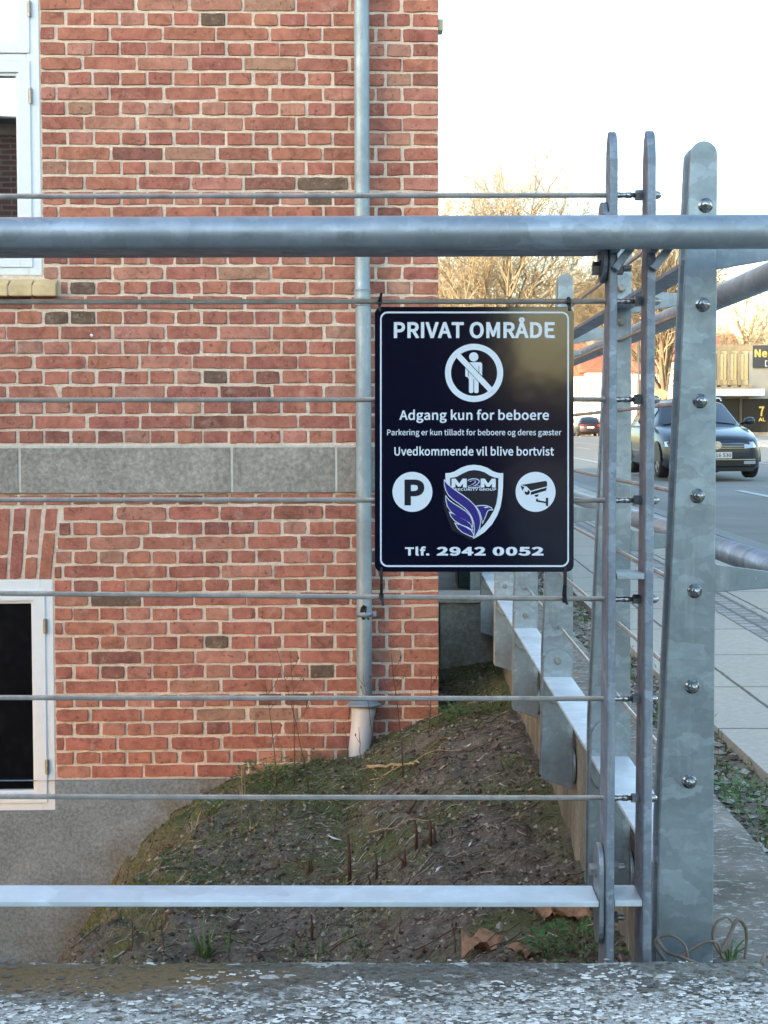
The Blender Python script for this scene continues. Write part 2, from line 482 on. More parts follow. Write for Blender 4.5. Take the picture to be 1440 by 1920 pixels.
# --- bricks, one by one
HEAD, J = 0.1195, 0.011
def clay():
    r = random.random()
    if r < 0.014: c = (0.13, 0.09, 0.07)
    elif r < 0.06: c = (0.21, 0.092, 0.075)
    elif r < 0.20: c = (0.365, 0.170, 0.130)
    elif r < 0.235: c = (0.32, 0.175, 0.130)
    elif r < 0.55: c = (0.295, 0.119, 0.092)
    else: c = (0.345, 0.141, 0.102)
    k = random.uniform(1.0, 1.15); g = random.uniform(0.95, 1.06)
    return (c[0] * k, c[1] * k * g, c[2] * k)
bk = MB()
def brick(s0, s1, z0, z1, shear=0.0, zr=0.0):
    """a hand-made brick face: wavy outline, worn arris, small differences of depth"""
    w_, h_ = s1 - s0, z1 - z0
    if w_ < 0.018 or h_ < 0.012: return
    nx = max(2, int(w_ / 0.026)); nz = 2 if h_ < 0.1 else max(2, int(h_ / 0.03))
    pts = [(s0 + w_ * i / nx, z0) for i in range(nx)] + [(s1, z0 + h_ * i / nz) for i in range(nz)] + \
          [(s1 - w_ * i / nx, z1) for i in range(nx)] + [(s0, z1 - h_ * i / nz) for i in range(nz)]
    sx, sz = random.random() * 50, random.random() * 50
    tl = random.uniform(-0.014, 0.014)
    cx, cz = (s0 + s1) / 2, (z0 + z1) / 2
    out = []
    cut = random.choice((0.02, 0.03, 0.05, 0.12))
    for i, (x, z) in enumerate(pts):
        a = noise.noise((x * 26 + sx, z * 26, sz)) * 0.0030 + random.uniform(-0.0009, 0.0009)
        b = noise.noise((x * 26, z * 26 + sz, sx)) * 0.0030 + random.uniform(-0.0009, 0.0009)
        z += (x - cx) * tl
        # rounded corners
        if i in (0, nx, nx + nz, 2 * nx + nz):
            x += (cx - x) / abs(cx - x) * min(w_, h_) * cut * 0.45; z += (cz - z) / max(1e-6, abs(cz - z)) * min(w_, h_) * cut * 0.45
        x += a; z += b
        x += shear * (z - zr)
        out.append((x, z))
    depth = random.uniform(0.0035, 0.0080)
    if random.random() < 0.05: depth = 0.001
    n = len(out)
    ccx = sum(p[0] for p in out) / n; ccz = sum(p[1] for p in out) / n
    tx, tz = random.uniform(-0.012, 0.012), random.uniform(-0.02, 0.02)
    def ring(k, y):
        res = []
        for x, z in out:
            dx, dz = ccx - x, ccz - z
            L = math.hypot(dx, dz)
            res.append((x + dx / L * k, -(y + (x - ccx) * tx + (z - ccz) * tz) if y > 0 else 0.012, z + dz / L * k))
        return res
    vs = ring(0, 0) + ring(0.0004, depth * 0.55) + ring(0.0035, depth)
    fs = []
    for q in range(2):
        fs += [(q * n + i, q * n + (i + 1) % n, (q + 1) * n + (i + 1) % n, (q + 1) * n + i) for i in range(n)]
    fs.append(tuple(range(2 * n, 3 * n)))
    c = clay()
    bk.cur = c
    bk.smooth = False
    bk.add(vs, fs)

def clip(s0, s1, z0, z1):
    """cut a brick back at the window openings; returns None when nothing stands"""
    zc = (z0 + z1) / 2
    for (a, b, c, d_) in (uw, lw):
        lo, hi = c, d_
        if lo - 0.02 < zc < hi + 0.01 and s0 < b and s1 > a:
            if s1 > b: s0 = b + 0.006
            elif s0 < a: s1 = a - 0.006
            else: return None
    return s0, s1
arch_bot, arch_top = lw[3], wl(60, 951)[1]
arch_r = lambda z: lw[1] - 0.008 + (z - arch_bot) * 0.115
sill_top, sill_bot, sill_r = wl(60, 522)[1], wl(60, 563)[1], wl(112, 545)[0]
zj = [wl(150, 21 + 28.03 * k)[1] for k in range(-36, 30)]          # joints, upper wall
SMIN = -3.9
for k in range(len(zj) - 1):
    row = k - 36
    zt, zb = zj[k], zj[k + 1]
    if row == 28: zb = band[1] + 0.006
    z1_, z0_ = zt - J / 2, zb + J / 2
    head = (row % 2 == 0)
    # rows counted so that the course under joint 0 is a header course
    s = 0.0; first = True; i = 0
    stretch_b = (row % 4 == 1)
    while s > SMIN:
        if head: L = HEAD
        else:
            L = 0.164 if i == 0 else (HEAD if (i == 1 and stretch_b) else 2 * HEAD)
        j1, j2 = random.uniform(-0.003, 0.003), random.uniform(-0.003, 0.003)
        b1 = s - (J / 2 + j1 if i else -0.0005); b0 = s - L + J / 2 + j2
        dz = random.uniform(-0.002, 0.002)
        q = clip(b0, b1, z0_, z1_)
        if q and (z0_ + z1_) / 2 < sill_top + 0.01 and (z0_ + z1_) / 2 > sill_bot - 0.005 and q[0] < sill_r:
            q = (sill_r + 0.008, q[1]) if q[1] > sill_r + 0.03 else None
        if q: brick(q[0], q[1], z0_ + dz, z1_ + dz)
        s -= L; i += 1
zl = [wl(150, y)[1] for y in (928, 948, 977, 1005, 1032, 1059, 1085.6, 1111.5, 1138.5, 1165, 1192, 1220, 1247, 1275, 1301.5, 1328, 1354.5, 1381, 1408, 1434, 1460)]
for k in range(len(zl) - 1):
    z1_, z0_ = zl[k] - J / 2, zl[k + 1] + J / 2
    if k == 0: z1_ = zl[0]
    head = (k % 2 == 0)
    s = 0.0; i = 0
    while s > SMIN:
        if head: L = HEAD
        else: L = 0.164 if i == 0 else (HEAD if (i == 1 and k % 4 == 1) else 2 * HEAD)
        j1, j2 = random.uniform(-0.003, 0.003), random.uniform(-0.003, 0.003)
        b1 = s - (J / 2 + j1 if i else -0.0005); b0 = s - L + J / 2 + j2
        q = clip(b0, b1, z0_, z1_)
        zc = (z0_ + z1_) / 2
        if q and arch_bot < zc < arch_top:
            e = arch_r(zc) + 0.012
            if q[0] < e: q = (e, q[1]) if q[1] > e + 0.02 else None
        dz = random.uniform(-0.002, 0.002)
        if q: brick(q[0], q[1], z0_ + dz, z1_ + dz)
        s -= L; i += 1
# the flat arch of upright bricks over the lower window
i = 0; s = lw[1] - 0.010
mid1 = arch_bot + (arch_top - arch_bot) * 0.66; mid2 = arch_bot + (arch_top - arch_bot) * 0.33
while s > SMIN + 0.3:
    b1, b0 = s, s - 0.054
    sh = 0.115 * max(-1, 1 - (lw[1] - s) / 0.55)
    for (a, b) in (((arch_bot + 0.004, mid1 - 0.006), (mid1 + 0.006, arch_top - 0.006)) if i % 2 == 0 else ((arch_bot + 0.004, mid2 - 0.006), (mid2 + 0.006, arch_top - 0.006))):
        brick(b0, b1, a, b, sh, arch_bot)
    s -= 0.067; i += 1
bk.build('brick_facing', M['brick'], bld, fix=True)

# --- the wall itself: mortar face round the openings, reveals, flank, roof
def wall_with_holes(mb, s0, s1, z0, z1, holes, y):
    xs = sorted({s0, s1, *[h[0] for h in holes], *[h[1] for h in holes]})
    zs = sorted({z0, z1, *[h[2] for h in holes], *[h[3] for h in holes]})
    for a, b in zip(xs, xs[1:]):
        for c, d_ in zip(zs, zs[1:]):
            if any(h[0] <= a and b <= h[1] and h[2] <= c and d_ <= h[3] for h in holes): continue
            mb.quad((a, y, c), (b, y, c), (b, y, d_), (a, y, d_))
m_ = MB()
wall_with_holes(m_, SMIN, -0.0005, plinth_top, ZTOP, [uw, lw], 0.0)
for (a, b, c, d_) in (uw, lw):
    m_.quad((b, 0, c), (b, 0.25, c), (b, 0.25, d_), (b, 0, d_)); m_.quad((a, 0, c), (a, 0.25, c), (a, 0.25, d_), (a, 0, d_))
    m_.quad((a, 0, c), (b, 0, c), (b, 0.25, c), (a, 0.25, c)); m_.quad((a, 0, d_), (b, 0, d_), (b, 0.25, d_), (a, 0.25, d_))
m_.build('mortar_bed', M['mortar'], bld, fix=False)
m_ = MB()
H_, DEEP = 8.2, 15.0
m_.quad((0, 0.001, -2.7), (0, DEEP, -2.7), (0, DEEP, H_), (0, 0.001, H_))
m_.quad((-9, DEEP, -2.7), (0, DEEP, -2.7), (0, DEEP, H_), (-9, DEEP, H_))
m_.quad((-9, 0, -2.7), (-9, DEEP, -2.7), (-9, DEEP, H_), (-9, 0, H_))
m_.quad((SMIN, 0.001, ZTOP), (0, 0.001, ZTOP), (0, 0.001, H_), (SMIN, 0.001, H_))
m_.quad((-9, 0.001, -2.7), (SMIN, 0.001, -2.7), (SMIN, 0.001, H_), (-9, 0.001, H_))
m_.build('wall', M['brick_far'], bld, fix=False)
m_ = MB()
m_.prism([(-9.3, -0.35, H_), (0.3, -0.35, H_), (0.3, -0.35, H_ + 0.12), (-9.3, -0.35, H_ + 0.12)], (0, DEEP + 0.7, 0))
m_.prism([(-9.3, -0.35, H_ + 0.13), (-9.3, DEEP + 0.35, H_ + 0.13), (-9.3, DEEP / 2, H_ + 3.2)], (9.6, 0, 0))
m_.build('roof', simple('red_roof_tiles', (0.20, 0.07, 0.045), 0.8, 0, 8, 0.2), bld)
# dark room behind the panes
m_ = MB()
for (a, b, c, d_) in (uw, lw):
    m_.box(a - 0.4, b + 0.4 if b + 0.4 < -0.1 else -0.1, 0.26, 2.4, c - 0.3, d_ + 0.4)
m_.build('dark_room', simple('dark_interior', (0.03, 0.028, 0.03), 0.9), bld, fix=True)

# --- stone band, with its mortar joints
m_ = MB(); js = [wl(x, 880)[0] for x in (-360, 38, 435, 630)] + [wl(822, 880)[0] + 0.001]
js = [SMIN] + js
for a, b in zip(js, js[1:]):
    m_.box(a + 0.006, b - 0.006 if b < -0.01 else b, -0.016, 0.05, band[0] + 0.002, band[1] - 0.010)
m_.build('stone_band', M['band'], bld, bevel=0.003)
m_ = MB()
m_.box(SMIN, -0.002, -0.0125, 0.05, band[0] + 0.006, band[1] - 0.001)
m_.build('band_mortar', simple('band_mortar', (0.50, 0.50, 0.46), 0.95, 0, 40, 0.2, 0.3), bld)

# --- concrete plinth
m_ = MB()
holes = [(lw[0], lw[1], lw[2], 9)]
wall_with_holes(m_, -9, 0.0, -2.9, plinth_top, [(lw[0], lw[1], lw[2], plinth_top)], -0.018)
m_.quad((-9, -0.018, plinth_top), (0, -0.018, plinth_top), (0, 0.01, plinth_top), (-9, 0.01, plinth_top))
m_.quad((lw[0], -0.018, lw[2]), (lw[1], -0.018, lw[2]), (lw[1], 0.2, lw[2]), (lw[0], 0.2, lw[2]))
m_.quad((lw[1], -0.018, lw[2]), (lw[1], -0.018, plinth_top), (lw[1], 0.2, plinth_top), (lw[1], 0.2, lw[2]))
m_.quad((0, -0.018, -2.9), (0, 0.01, -2.9), (0, 0.01, plinth_top), (0, -0.018, plinth_top))
m_.build('plinth', M['plinth'], bld, fix=False)

# --- windows
def glass_mat():
    m = NT('double_glazing'); m.color((0.012, 0.014, 0.017)); m.set(Roughness=0.015, IOR=3.4)
    m.bump(m.noise(1.6, 2, 0.4), 0.018, 0.02)
    return m.m
M['glass'] = glass_mat()
tz = wl(40, 112)[1]
def window(op, frame_px, sashes, name_label, glass):
    """frame + sashes given in the wall's frame (s, z); sashes: list of (s0,s1,z0,z1, rail width)"""
    a, b, c, d_ = op
    f = MB(); wv = 0.058
    f.box(a, a + wv, -0.004, 0.09, c, d_); f.box(b - wv, b, -0.004, 0.09, c, d_)
    f.box(a + wv, b - wv, -0.004, 0.09, c, c + wv * 0.9); f.box(a + wv, b - wv, -0.004, 0.09, d_ - wv, d_)
    if d_ > 2: f.box(a + wv, b - wv, -0.004, 0.09, tz - 0.004, tz + 0.026)
    win = f.build('window', M['white_frame'], bld, bevel=0.003, label=name_label)
    g = MB(); g.box(a + wv, b - wv, 0.02, 0.05, c + wv * 0.9, d_ - wv)
    for (s0, s1, z0, z1, rw, br) in sashes:
        sa = MB()
        sa.box(s0, s0 + rw, -0.012, 0.06, z0, z1); sa.box(s1 - rw, s1, -0.012, 0.06, z0, z1)
        sa.box(s0 + rw, s1 - rw, -0.012, 0.06, z0, z0 + br); sa.box(s0 + rw, s1 - rw, -0.012, 0.06, z1 - rw, z1)
        # glazing bead
        bd = 0.014
        x0, x1, y0, y1 = s0 + rw, s1 - rw, z0 + br, z1 - rw
        sa.box(x0, x0 + bd, 0.0, 0.05, y0, y1); sa.box(x1 - bd, x1, 0.0, 0.05, y0, y1)
        sa.box(x0 + bd, x1 - bd, 0.0, 0.05, y0, y0 + bd); sa.box(x0 + bd, x1 - bd, 0.0, 0.05, y1 - bd, y1)
        sa.build('sash', M['white_frame'], win, bevel=0.002)
        p = MB(); p.box(x0 + bd * 0.6, x1 - bd * 0.6, 0.022, 0.03, y0 + bd * 0.6, y1 - bd * 0.6)
        p.build('pane', glass, win)
        # thin dark gap round the sash
        q = MB(); gp = 0.004
        q.box(s0 - gp, s0, 0.0, 0.05, z0 - gp, z1 + gp); q.box(s1, s1 + gp, 0.0, 0.05, z0 - gp, z1 + gp)
        q.box(s0, s1, 0.0, 0.05, z0 - gp, z0); q.box(s0, s1, 0.0, 0.05, z1, z1 + gp)
        q.build('gap_seal', M['gasket'], win)
        for zz in (z0 + (z1 - z0) * 0.17, z1 - (z1 - z0) * 0.17):
            hg = MB(); hg.lathe((s1 + 0.002, -0.016, zz - 0.035), (0, 0, 1), [(0, 0.004), (0.0, 0.006), (0.07, 0.006), (0.07, 0.004)], 10)
            hg.box(s1 - 0.008, s1 + 0.010, -0.014, 0.0, zz - 0.032, zz + 0.032)
            hg.build('hinge', M['bolt'], win)
    return win
sr = (wl(59, 300)[0])
uw_in = [(-3.0, -2.44, uw[2] + 0.035, tz - 0.006, 0.052, 0.045), (-2.43, sr, uw[2] + 0.035, tz - 0.006, 0.052, 0.045),
         (-3.0, -2.44, tz + 0.028, 2.85, 0.052, 0.045), (-2.43, sr, tz + 0.028, 2.85, 0.052, 0.045)]
window(uw, None, uw_in, 'white framed upper window reflecting the house opposite', M['glass'])
sr2 = wl(87, 1300)[0]
window(lw, None, [(-2.9, -2.4, lw[2] + 0.035, lw[3] - 0.045, 0.050, 0.045), (-2.39, sr2, lw[2] + 0.035, lw[3] - 0.045, 0.050, 0.045)],
       'white framed basement window with a black pane', simple('dark_pane', (0.004, 0.004, 0.006), 0.05))
# sloping yellow tile sill under the upper window
sill_m = simple('yellow_sill_tiles', (0.55, 0.43, 0.24), 0.6, 0, 12, 0.2, 0.2)
m_ = MB(); s = sill_r; 
while s > uw[0] - 0.1:
    wdt = 0.108
    z_b, z_f = sill_top, sill_top - 0.032
    m_.prism([(s - wdt, 0.01, z_b), (s - wdt, -0.062, z_f), (s - wdt, -0.062, z_f - 0.052), (s - wdt, 0.01, z_f - 0.052)], (wdt - 0.007, 0, 0))
    s -= wdt
sill = m_.build('window_sill', sill_m, bld, bevel=0.004)
m_ = MB(); m_.box(uw[0] - 0.1, sill_r - 0.012, -0.056, 0.01, sill_top - 0.078, sill_top - 0.036)
m_.build('sill_mortar', M['mortar'], sill)
m_ = MB(); p = wl(172, 629); m_.lathe((p[0], -0.004, p[1]), (0, -1, 0), [(0, 0.007), (0.004, 0.007), (0.006, 0.004)], 12)
m_.build('wall_plug', M['white_frame'], bld)
m_ = MB(); p = wl(822, 44); m_.box(0.0005, 0.024, 0.02, 0.10, p[1] - 0.026, p[1] + 0.026)
m_.build('vent_box', simple('cream_vent', (0.55, 0.50, 0.33), 0.6), bld, bevel=0.004)

# --- galvanised downpipe with its collar and the glazed clay gully pipe
ps = wl(682, 900, 0.07)[0]; pr = 0.0355
m_ = MB(); m_.smooth = True
z_j1, z_j2 = wl(682, 537, 0.07)[1], wl(682, 572, 0.07)[1]
z_c = wl(682, 1318, 0.07)[1]
py_ = -0.07
m_.lathe((ps, py_, z_c), (0, 0, 1), [(0, pr), (z_j2 - z_c - 0.012, pr), (z_j2 - z_c - 0.012, pr - 0.005), (z_j2 - z_c, pr - 0.005)], 28)
pipe = m_.build('downpipe', M['galv_pipe'], bld)
pipe.modifiers.new('e', 'EDGE_SPLIT').split_angle = R(40)
m_ = MB(); m_.smooth = True
m_.lathe((ps - 0.004, py_ - 0.003, z_j2 - 0.002), (0, 0, 1), [(0, pr - 0.004), (0, pr), (0.028, pr + 0.001), (0.034, pr + 0.003), (0.040, pr + 0.001), (0.062, pr + 0.001), (0.070, pr + 0.003), (0.078, pr - 0.001),
            (0.16, pr - 0.001), (4.5, pr - 0.001)], 28)
o = m_.build('upper_pipe', M['galv_pipe'], pipe)
o.modifiers.new('e', 'EDGE_SPLIT').split_angle = R(40)
m_ = MB(); m_.smooth = True; p = wl(682, 1151, 0.07)[1]
m_.lathe((ps, py_, p - 0.012), (0, 0, 1), [(0, pr), (0, pr + 0.004), (0.024, pr + 0.004), (0.024, pr)], 24)
m_.smooth = False
m_.box(ps + pr, ps + pr + 0.02, py_ - 0.004, py_ + 0.004, p - 0.012, p + 0.012)
m_.lathe((ps + pr + 0.012, py_ - 0.02, p), (0, 1, 0), [(0, 0.006), (0.012, 0.006), (0.012, 0.003), (0.035, 0.003)], 6)
m_.box(ps - 0.004, ps + 0.004, py_ + pr, 0.0, p - 0.01, p + 0.01)
m_.build('pipe_clamp', M['galv_dark'], pipe)
m_ = MB()   # scrap of black tape caught under the clamp
m_.prism([(ps - 0.020, py_ - pr - 0.003, p + 0.012), (ps + 0.008, py_ - pr - 0.004, p + 0.008), (ps + 0.012, py_ - pr - 0.003, p + 0.036), (ps - 0.004, py_ - pr - 0.006, p + 0.046), (ps - 0.016, py_ - pr - 0.003, p + 0.034)], (0, 0.004, 0))
m_.build('tape_scrap', M['plastic'], pipe)
m_ = MB()
m_.prism([(ps - 0.010, py_ - pr - 0.004, p - 0.022), (ps + 0.024, py_ - pr + 0.006, p - 0.024), (ps + 0.020, py_ - pr + 0.004, p - 0.014), (ps - 0.012, py_ - pr - 0.004, p - 0.013)], (0, 0.004, 0))
m_.build('tape_scrap', M['plastic'], pipe)
m_ = MB(); m_.smooth = True
m_.lathe((ps - 0.004, py_ + 0.0, z_c - 0.012), (0, 0.05, 1), [(0, 0.052), (0, 0.079), (0.006, 0.081), (0.010, 0.074), (0.030, pr + 0.006), (0.034, pr + 0.001)], 32)
m_.build('pipe_collar', M['galv_pipe'], pipe)
m_ = MB(); m_.smooth = True
zb_ = wl(666, 1440, 0.07)[1]
path = [(ps - 0.002, py_, z_c - 0.008), (ps - 0.004, py_, z_c - 0.05), (ps - 0.006, py_ - 0.002, z_c - 0.06), (ps - 0.012, py_ - 0.005, z_c - 0.12), (ps - 0.022, py_ - 0.01, z_c - 0.2), (ps - 0.040, py_ - 0.02, zb_ - 0.06)]
m_.tube(path, [0.055, 0.054, 0.050, 0.051, 0.050, 0.034], 24)
cm = NT('glazed_clay')
sp = cm.n('ShaderNodeSeparateXYZ'); cm.l(cm.co, sp.inputs[0])
f_ = cm.math('ADD', cm.math('MULTIPLY', sp.outputs[0], 7.0), cm.math('MULTIPLY', cm.noise(7, 5), 0.35))
f_ = cm.math('SUBTRACT', f_, cm.math('MULTIPLY', sp.outputs[2], 1.3))
base_ = -0.0
cm.color(cm.ramp(cm.math('ADD', f_, -(7.0 * ps) - 1.3 * 1.45 + 0.20), [(0.40, (0.58, 0.60, 0.64)), (0.62, (0.50, 0.38, 0.35)), (0.78, (0.26, 0.10, 0.07))]))
cm.set(Roughness=0.35)
m_.build('clay_pipe', cm.m, pipe)

# ================================================================== GROUND, ROAD, PAVEMENT
def g(y):                      # the street climbs gently away from the camera
    return -0.92 + (0.0 if y < 6 else 0.0078 * (y - 6))
YS = [-30, -12, -4, 0, 3, 6, 9, 12, 16, 22, 30, 45, 60, 80, 110, 150, 200, 300, 500, 900]
def strip(name, x0, x1, dz, mat, y0=-30, y1=900, kind='structure', skirt=None, **k):
    ys = [y0] + [y for y in YS if y0 < y < y1] + [y1]
    mb = MB()
    vs = []; fs = []
    for y in ys: vs += [(x0, y, g(y) + dz), (x1, y, g(y) + dz)]
    for i in range(len(ys) - 1): fs.append((2 * i, 2 * i + 1, 2 * i + 3, 2 * i + 2))
    mb.add(vs, fs)
    if skirt:
        n = len(ys); vs = []; fs = []
        for xx in (x0, x1):
            vs = []; fs = []
            for y in ys: vs += [(xx, y, g(y) + dz), (xx, y, g(y) + dz - skirt)]
            for i in range(len(ys) - 1): fs.append((2 * i, 2 * i + 1, 2 * i + 3, 2 * i + 2))
            mb.add(vs, fs)
    return mb.build(name, mat, fix=False, kind=kind, **k)
# one ground sheet, with a hollow for the sunken yard by the house
mb = MB()
def sheet(x0, x1, y0, y1, dz):
    ys = [y0] + [y for y in YS if y0 < y < y1] + [y1]
    vs = []; fs = []
    for y in ys: vs += [(x0, y, g(y) + dz), (x1, y, g(y) + dz)]
    for i in range(len(ys) - 1): fs.append((2 * i, 2 * i + 1, 2 * i + 3, 2 * i + 2))
    mb.add(vs, fs)
sheet(0.70, 700, -200, 1200, -0.20)
sheet(-700, 0.70, -200, 1.95, -0.20)
sheet(-700, 0.70, 8.05, 1200, -0.20)
sheet(-700, -9.5, 1.95, 8.05, -0.20)
mb.build('ground', M['far_ground'], fix=False, kind='structure')
strip('gravel_strip', 0.74, 1.02, -0.03, M['gravel'], -10, 60)
strip('slab_pavement', 1.0, 1.625, 0.0, M['slabs'], -10, 200, skirt=0.1)
strip('sett_strip', 1.625, 1.82, 0.002, M['setts'], -10, 200)
strip('outer_slab_pavement', 1.82, 2.72, 0.0, M['slabs'], -10, 200, skirt=0.1)
strip('kerb', 2.72, 2.88, 0.006, M['kerb'], -10, 200, skirt=0.16)
strip('gutter_setts', 2.88, 3.15, -0.096, M['setts'], -10, 200)
strip('road', 3.15, 15.5, -0.10, M['asphalt'], -30, 600)
strip('far_kerb', 15.5, 15.7, 0.0, M['kerb'], -30, 200, skirt=0.16)
strip('far_pavement', 15.7, 19.5, -0.002, M['slabs'], -30, 200)
strip('asphalt_forecourt', 19.5, 60, -0.02, M['asphalt'], 60, 200)
mk = MB()
def dash(x0, x1, y0, y1):
    n = max(1, int((y1 - y0) / 2))
    for i in range(n):
        a = y0 + (y1 - y0) * i / n; b = y0 + (y1 - y0) * (i + 1) / n
        mk.quad((x0, a, g(a) - 0.094), (x1, a, g(a) - 0.094), (x1, b, g(b) - 0.094), (x0, b, g(b) - 0.094))
for yy in range(16, 150, 9): dash(7.5, 7.62, yy, yy + 4.5)
dash(5.2, 5.34, 18, 24); dash(5.2, 5.34, 34, 120)
dash(9.3, 9.42, 14, 150)
mk.build('road_markings', M['paint_white'], fix=False, kind='structure')

# ------------------------------------------------------------------ soil in the sunken yard
PROF = [(-2.6, -2.75), (-1.62, -2.62), (-1.42, -2.32), (-1.20, -2.00), (-1.02, -1.72), (-0.78, -1.57), (-0.45, -1.52), (-0.2, -1.47), (0.0, -1.36), (0.19, -1.265), (0.51, -1.17)]
def soil_z(x, y):
    if x < -0.5: x += noise.noise((x * 3, y * 4, 11)) * 0.12 + noise.noise((x * 11, y * 11, 12)) * 0.045
    for (a, za), (b, zb) in zip(PROF, PROF[1:]):
        if x <= b:
            t = max(0, min(1, (x - a) / (b - a))); z = za + (zb - za) * t; break
    else: z = PROF[-1][1]
    # edge wavers, and the bank eases off toward the front wall
    z += noise.noise((x * 1.7, y * 1.3, 3)) * 0.05 + noise.noise((x * 6, y * 6, 1)) * 0.030 + noise.noise((x * 18, y * 18, 5)) * 0.016 + noise.noise((x * 45, y * 45, 8)) * 0.009
    if x > -0.9: z += 0.04 * math.sin(y * 0.9)  * 0.5
    return z
mb = MB(); mb.smooth = True
nx_, ny_ = 230, 430
X0, X1, Y0, Y1 = -2.6, 0.515, 2.2, 7.95
vs = [(X0 + (X1 - X0) * i / nx_, Y0 + (Y1 - Y0) * j / ny_, 0) for j in range(ny_ + 1) for i in range(nx_ + 1)]
vs = [(x, y, soil_z(x, y)) for x, y, _ in vs]
fs = [(j * (nx_ + 1) + i, j * (nx_ + 1) + i + 1, (j + 1) * (nx_ + 1) + i + 1, (j + 1) * (nx_ + 1) + i) for j in range(ny_) for i in range(nx_)]
mb.add(vs, fs)
mb.build('soil', M['soil'], fix=False, kind='structure')
mb = MB(); mb.box(-9, -2.55, 2.2, 7.9, -2.9, -2.74)
mb.build('yard_floor', M['plinth'], kind='structure')

# ------------------------------------------------------------------ low concrete walls
zc_ = at_y(700, 1798, 2.272).z
mb = MB(); mb.smooth = False
def rough_block(mb, x0, x1, y0, y1, z0, z1, step=0.02, amp=0.003, skew=0.0):
    """block whose top is a fine uneven sheet"""
    nx = max(1, int((x1 - x0) / step)); ny = max(1, int((y1 - y0) / step))
    vs = []
    for j in range(ny + 1):
        for i in range(nx + 1):
            x = x0 + (x1 - x0) * i / nx; y = y0 + (y1 - y0) * j / ny
            e = min(i, nx - i, j, ny - j)
            drop = -0.006 if e == 0 else 0
            vs.append((x + skew * (y - y1) * (i / nx), y, z1 + drop + noise.noise((x * 9, y * 9, 2)) * amp + noise.noise((x * 40, y * 40, 4)) * amp * 0.6))
    fs = [(j * (nx + 1) + i, j * (nx + 1) + i + 1, (j + 1) * (nx + 1) + i + 1, (j + 1) * (nx + 1) + i) for j in range(ny) for i in range(nx)]
    mb.add(vs, fs)
    W1 = nx + 1
    for ring_ in ([j * W1 for j in range(ny + 1)], [j * W1 + nx for j in range(ny + 1)], list(range(W1)), [ny * W1 + i for i in range(W1)]):
        low = [(vs[i][0], vs[i][1], z0) for i in ring_]; up = [vs[i] for i in ring_]
        n = len(ring_)
        mb.add(up + low, [(i, i + 1, n + i + 1, n + i) for i in range(n - 1)])
xr = at_y(1426, 1798, 2.272).x
rough_block(mb, -3.6, xr, 1.86, 2.270, -2.9, zc_, 0.016, 0.004)
mb.build('front_coping_wall', M['coping'], fix=False, label='low concrete wall in front, its top spattered with white lichen', cat='wall')
rl = random.Random(77); mb = MB()
TONES = ((0.74, 0.72, 0.66), (0.60, 0.585, 0.53), (0.84, 0.82, 0.77), (0.44, 0.42, 0.37), (0.50, 0.48, 0.43))
DARK = ((0.10, 0.09, 0.075), (0.15, 0.13, 0.105), (0.20, 0.15, 0.09))  # dark flakes stand for pits, their shade put into the colour
for _ in range(15000):
    x = rl.uniform(-0.62, xr - 0.004); y = rl.uniform(1.98, 2.266)
    d_ = 2.27 - y
    cl = noise.noise((x * 9, y * 12, 31)) * 0.5 + noise.noise((x * 26, y * 30, 33)) * 0.35
    dark = rl.random() < 0.14
    p_ = d_ * 3.2 + x * 0.35 + cl * 0.9 - 0.22
    if d_ < 0.02 and x < 0.1: p_ += 0.22
    if dark: p_ = 0.55 - cl
    if rl.random() > p_: continue
    r_ = rl.uniform(0.0012, 0.0042) * (1.9 if rl.random() < 0.10 else 1); n = rl.randint(6, 9); ph = rl.uniform(0, 6)
    z = zc_ + noise.noise((x * 9, y * 9, 2)) * 0.004 + noise.noise((x * 40, y * 40, 4)) * 0.0024 + 0.0004 + rl.random() * 0.0007
    vs = []
    for k in range(n):
        q = r_ * rl.uniform(0.55, 1.25); a_ = ph + k * 6.283 / n
        vs.append((x + math.cos(a_) * q * 1.25, y + math.sin(a_) * q, z + (0.0006 if k % 2 else 0.0)))
    vs.append((x, y, z + 0.0009))
    mb.cur = rl.choice(DARK if dark else TONES)
    mb.add(vs, [(k, (k + 1) % n, n) for k in range(n)])
lm_ = NT('lichen_and_pits'); q_ = lm_.n('ShaderNodeAttribute', attribute_name='tint'); lm_.color(q_.outputs['Color']); lm_.set(Roughness=0.95)
mb.build('lichen', lm_.m, fix=False, kind='stuff', label='white lichen flakes and dark flakes painted as shaded pits on the front coping', cat='lichen')
SWX0, SWX1, SWZ = 0.507, 0.745, -0.845
t = empty('side_concrete_wall', (SWX0, 2.3, -0.92), label='long low concrete wall with streaked inner face under the side railing', cat='wall')
mb = MB(); rough_block(mb, SWX0, SWX1, 2.276, 14, SWZ - 0.03, SWZ, 0.035, 0.004)
o = mb.build('wall_top', M['side_top'], t, fix=False); o.location = (-SWX0, -2.3, 0.92)
mb = MB(); mb.box(SWX0 + 0.002, SWX1 - 0.002, 2.278, 14, -2.9, SWZ - 0.028)
o = mb.build('wall_body', M['side_wall'], t); o.location = (-SWX0, -2.3, 0.92)
pz = at_y(870, 1116, 7.92).z
mb = MB(); rough_block(mb, O.x + 0.03, SWX0 - 0.003, 7.9, 8.15, -2.9, pz - 0.035, 0.03, 0.003)
t = mb.build('concrete_pier', M['pier'], fix=False, label='short mossy concrete pier between the brick corner and the side wall', cat='wall')
mb = MB(); mb.box(O.x + 0.01, SWX0 - 0.003, 7.87, 8.18, pz - 0.036, pz)
mb.build('cap', simple('pier_cap', (0.42, 0.42, 0.38), 0.9, 0, 30, 0.25, 0.3), t, bevel=0.006)
a, b = at_y(860, 1104, 9.0), at_y(914, 1040, 9.0)
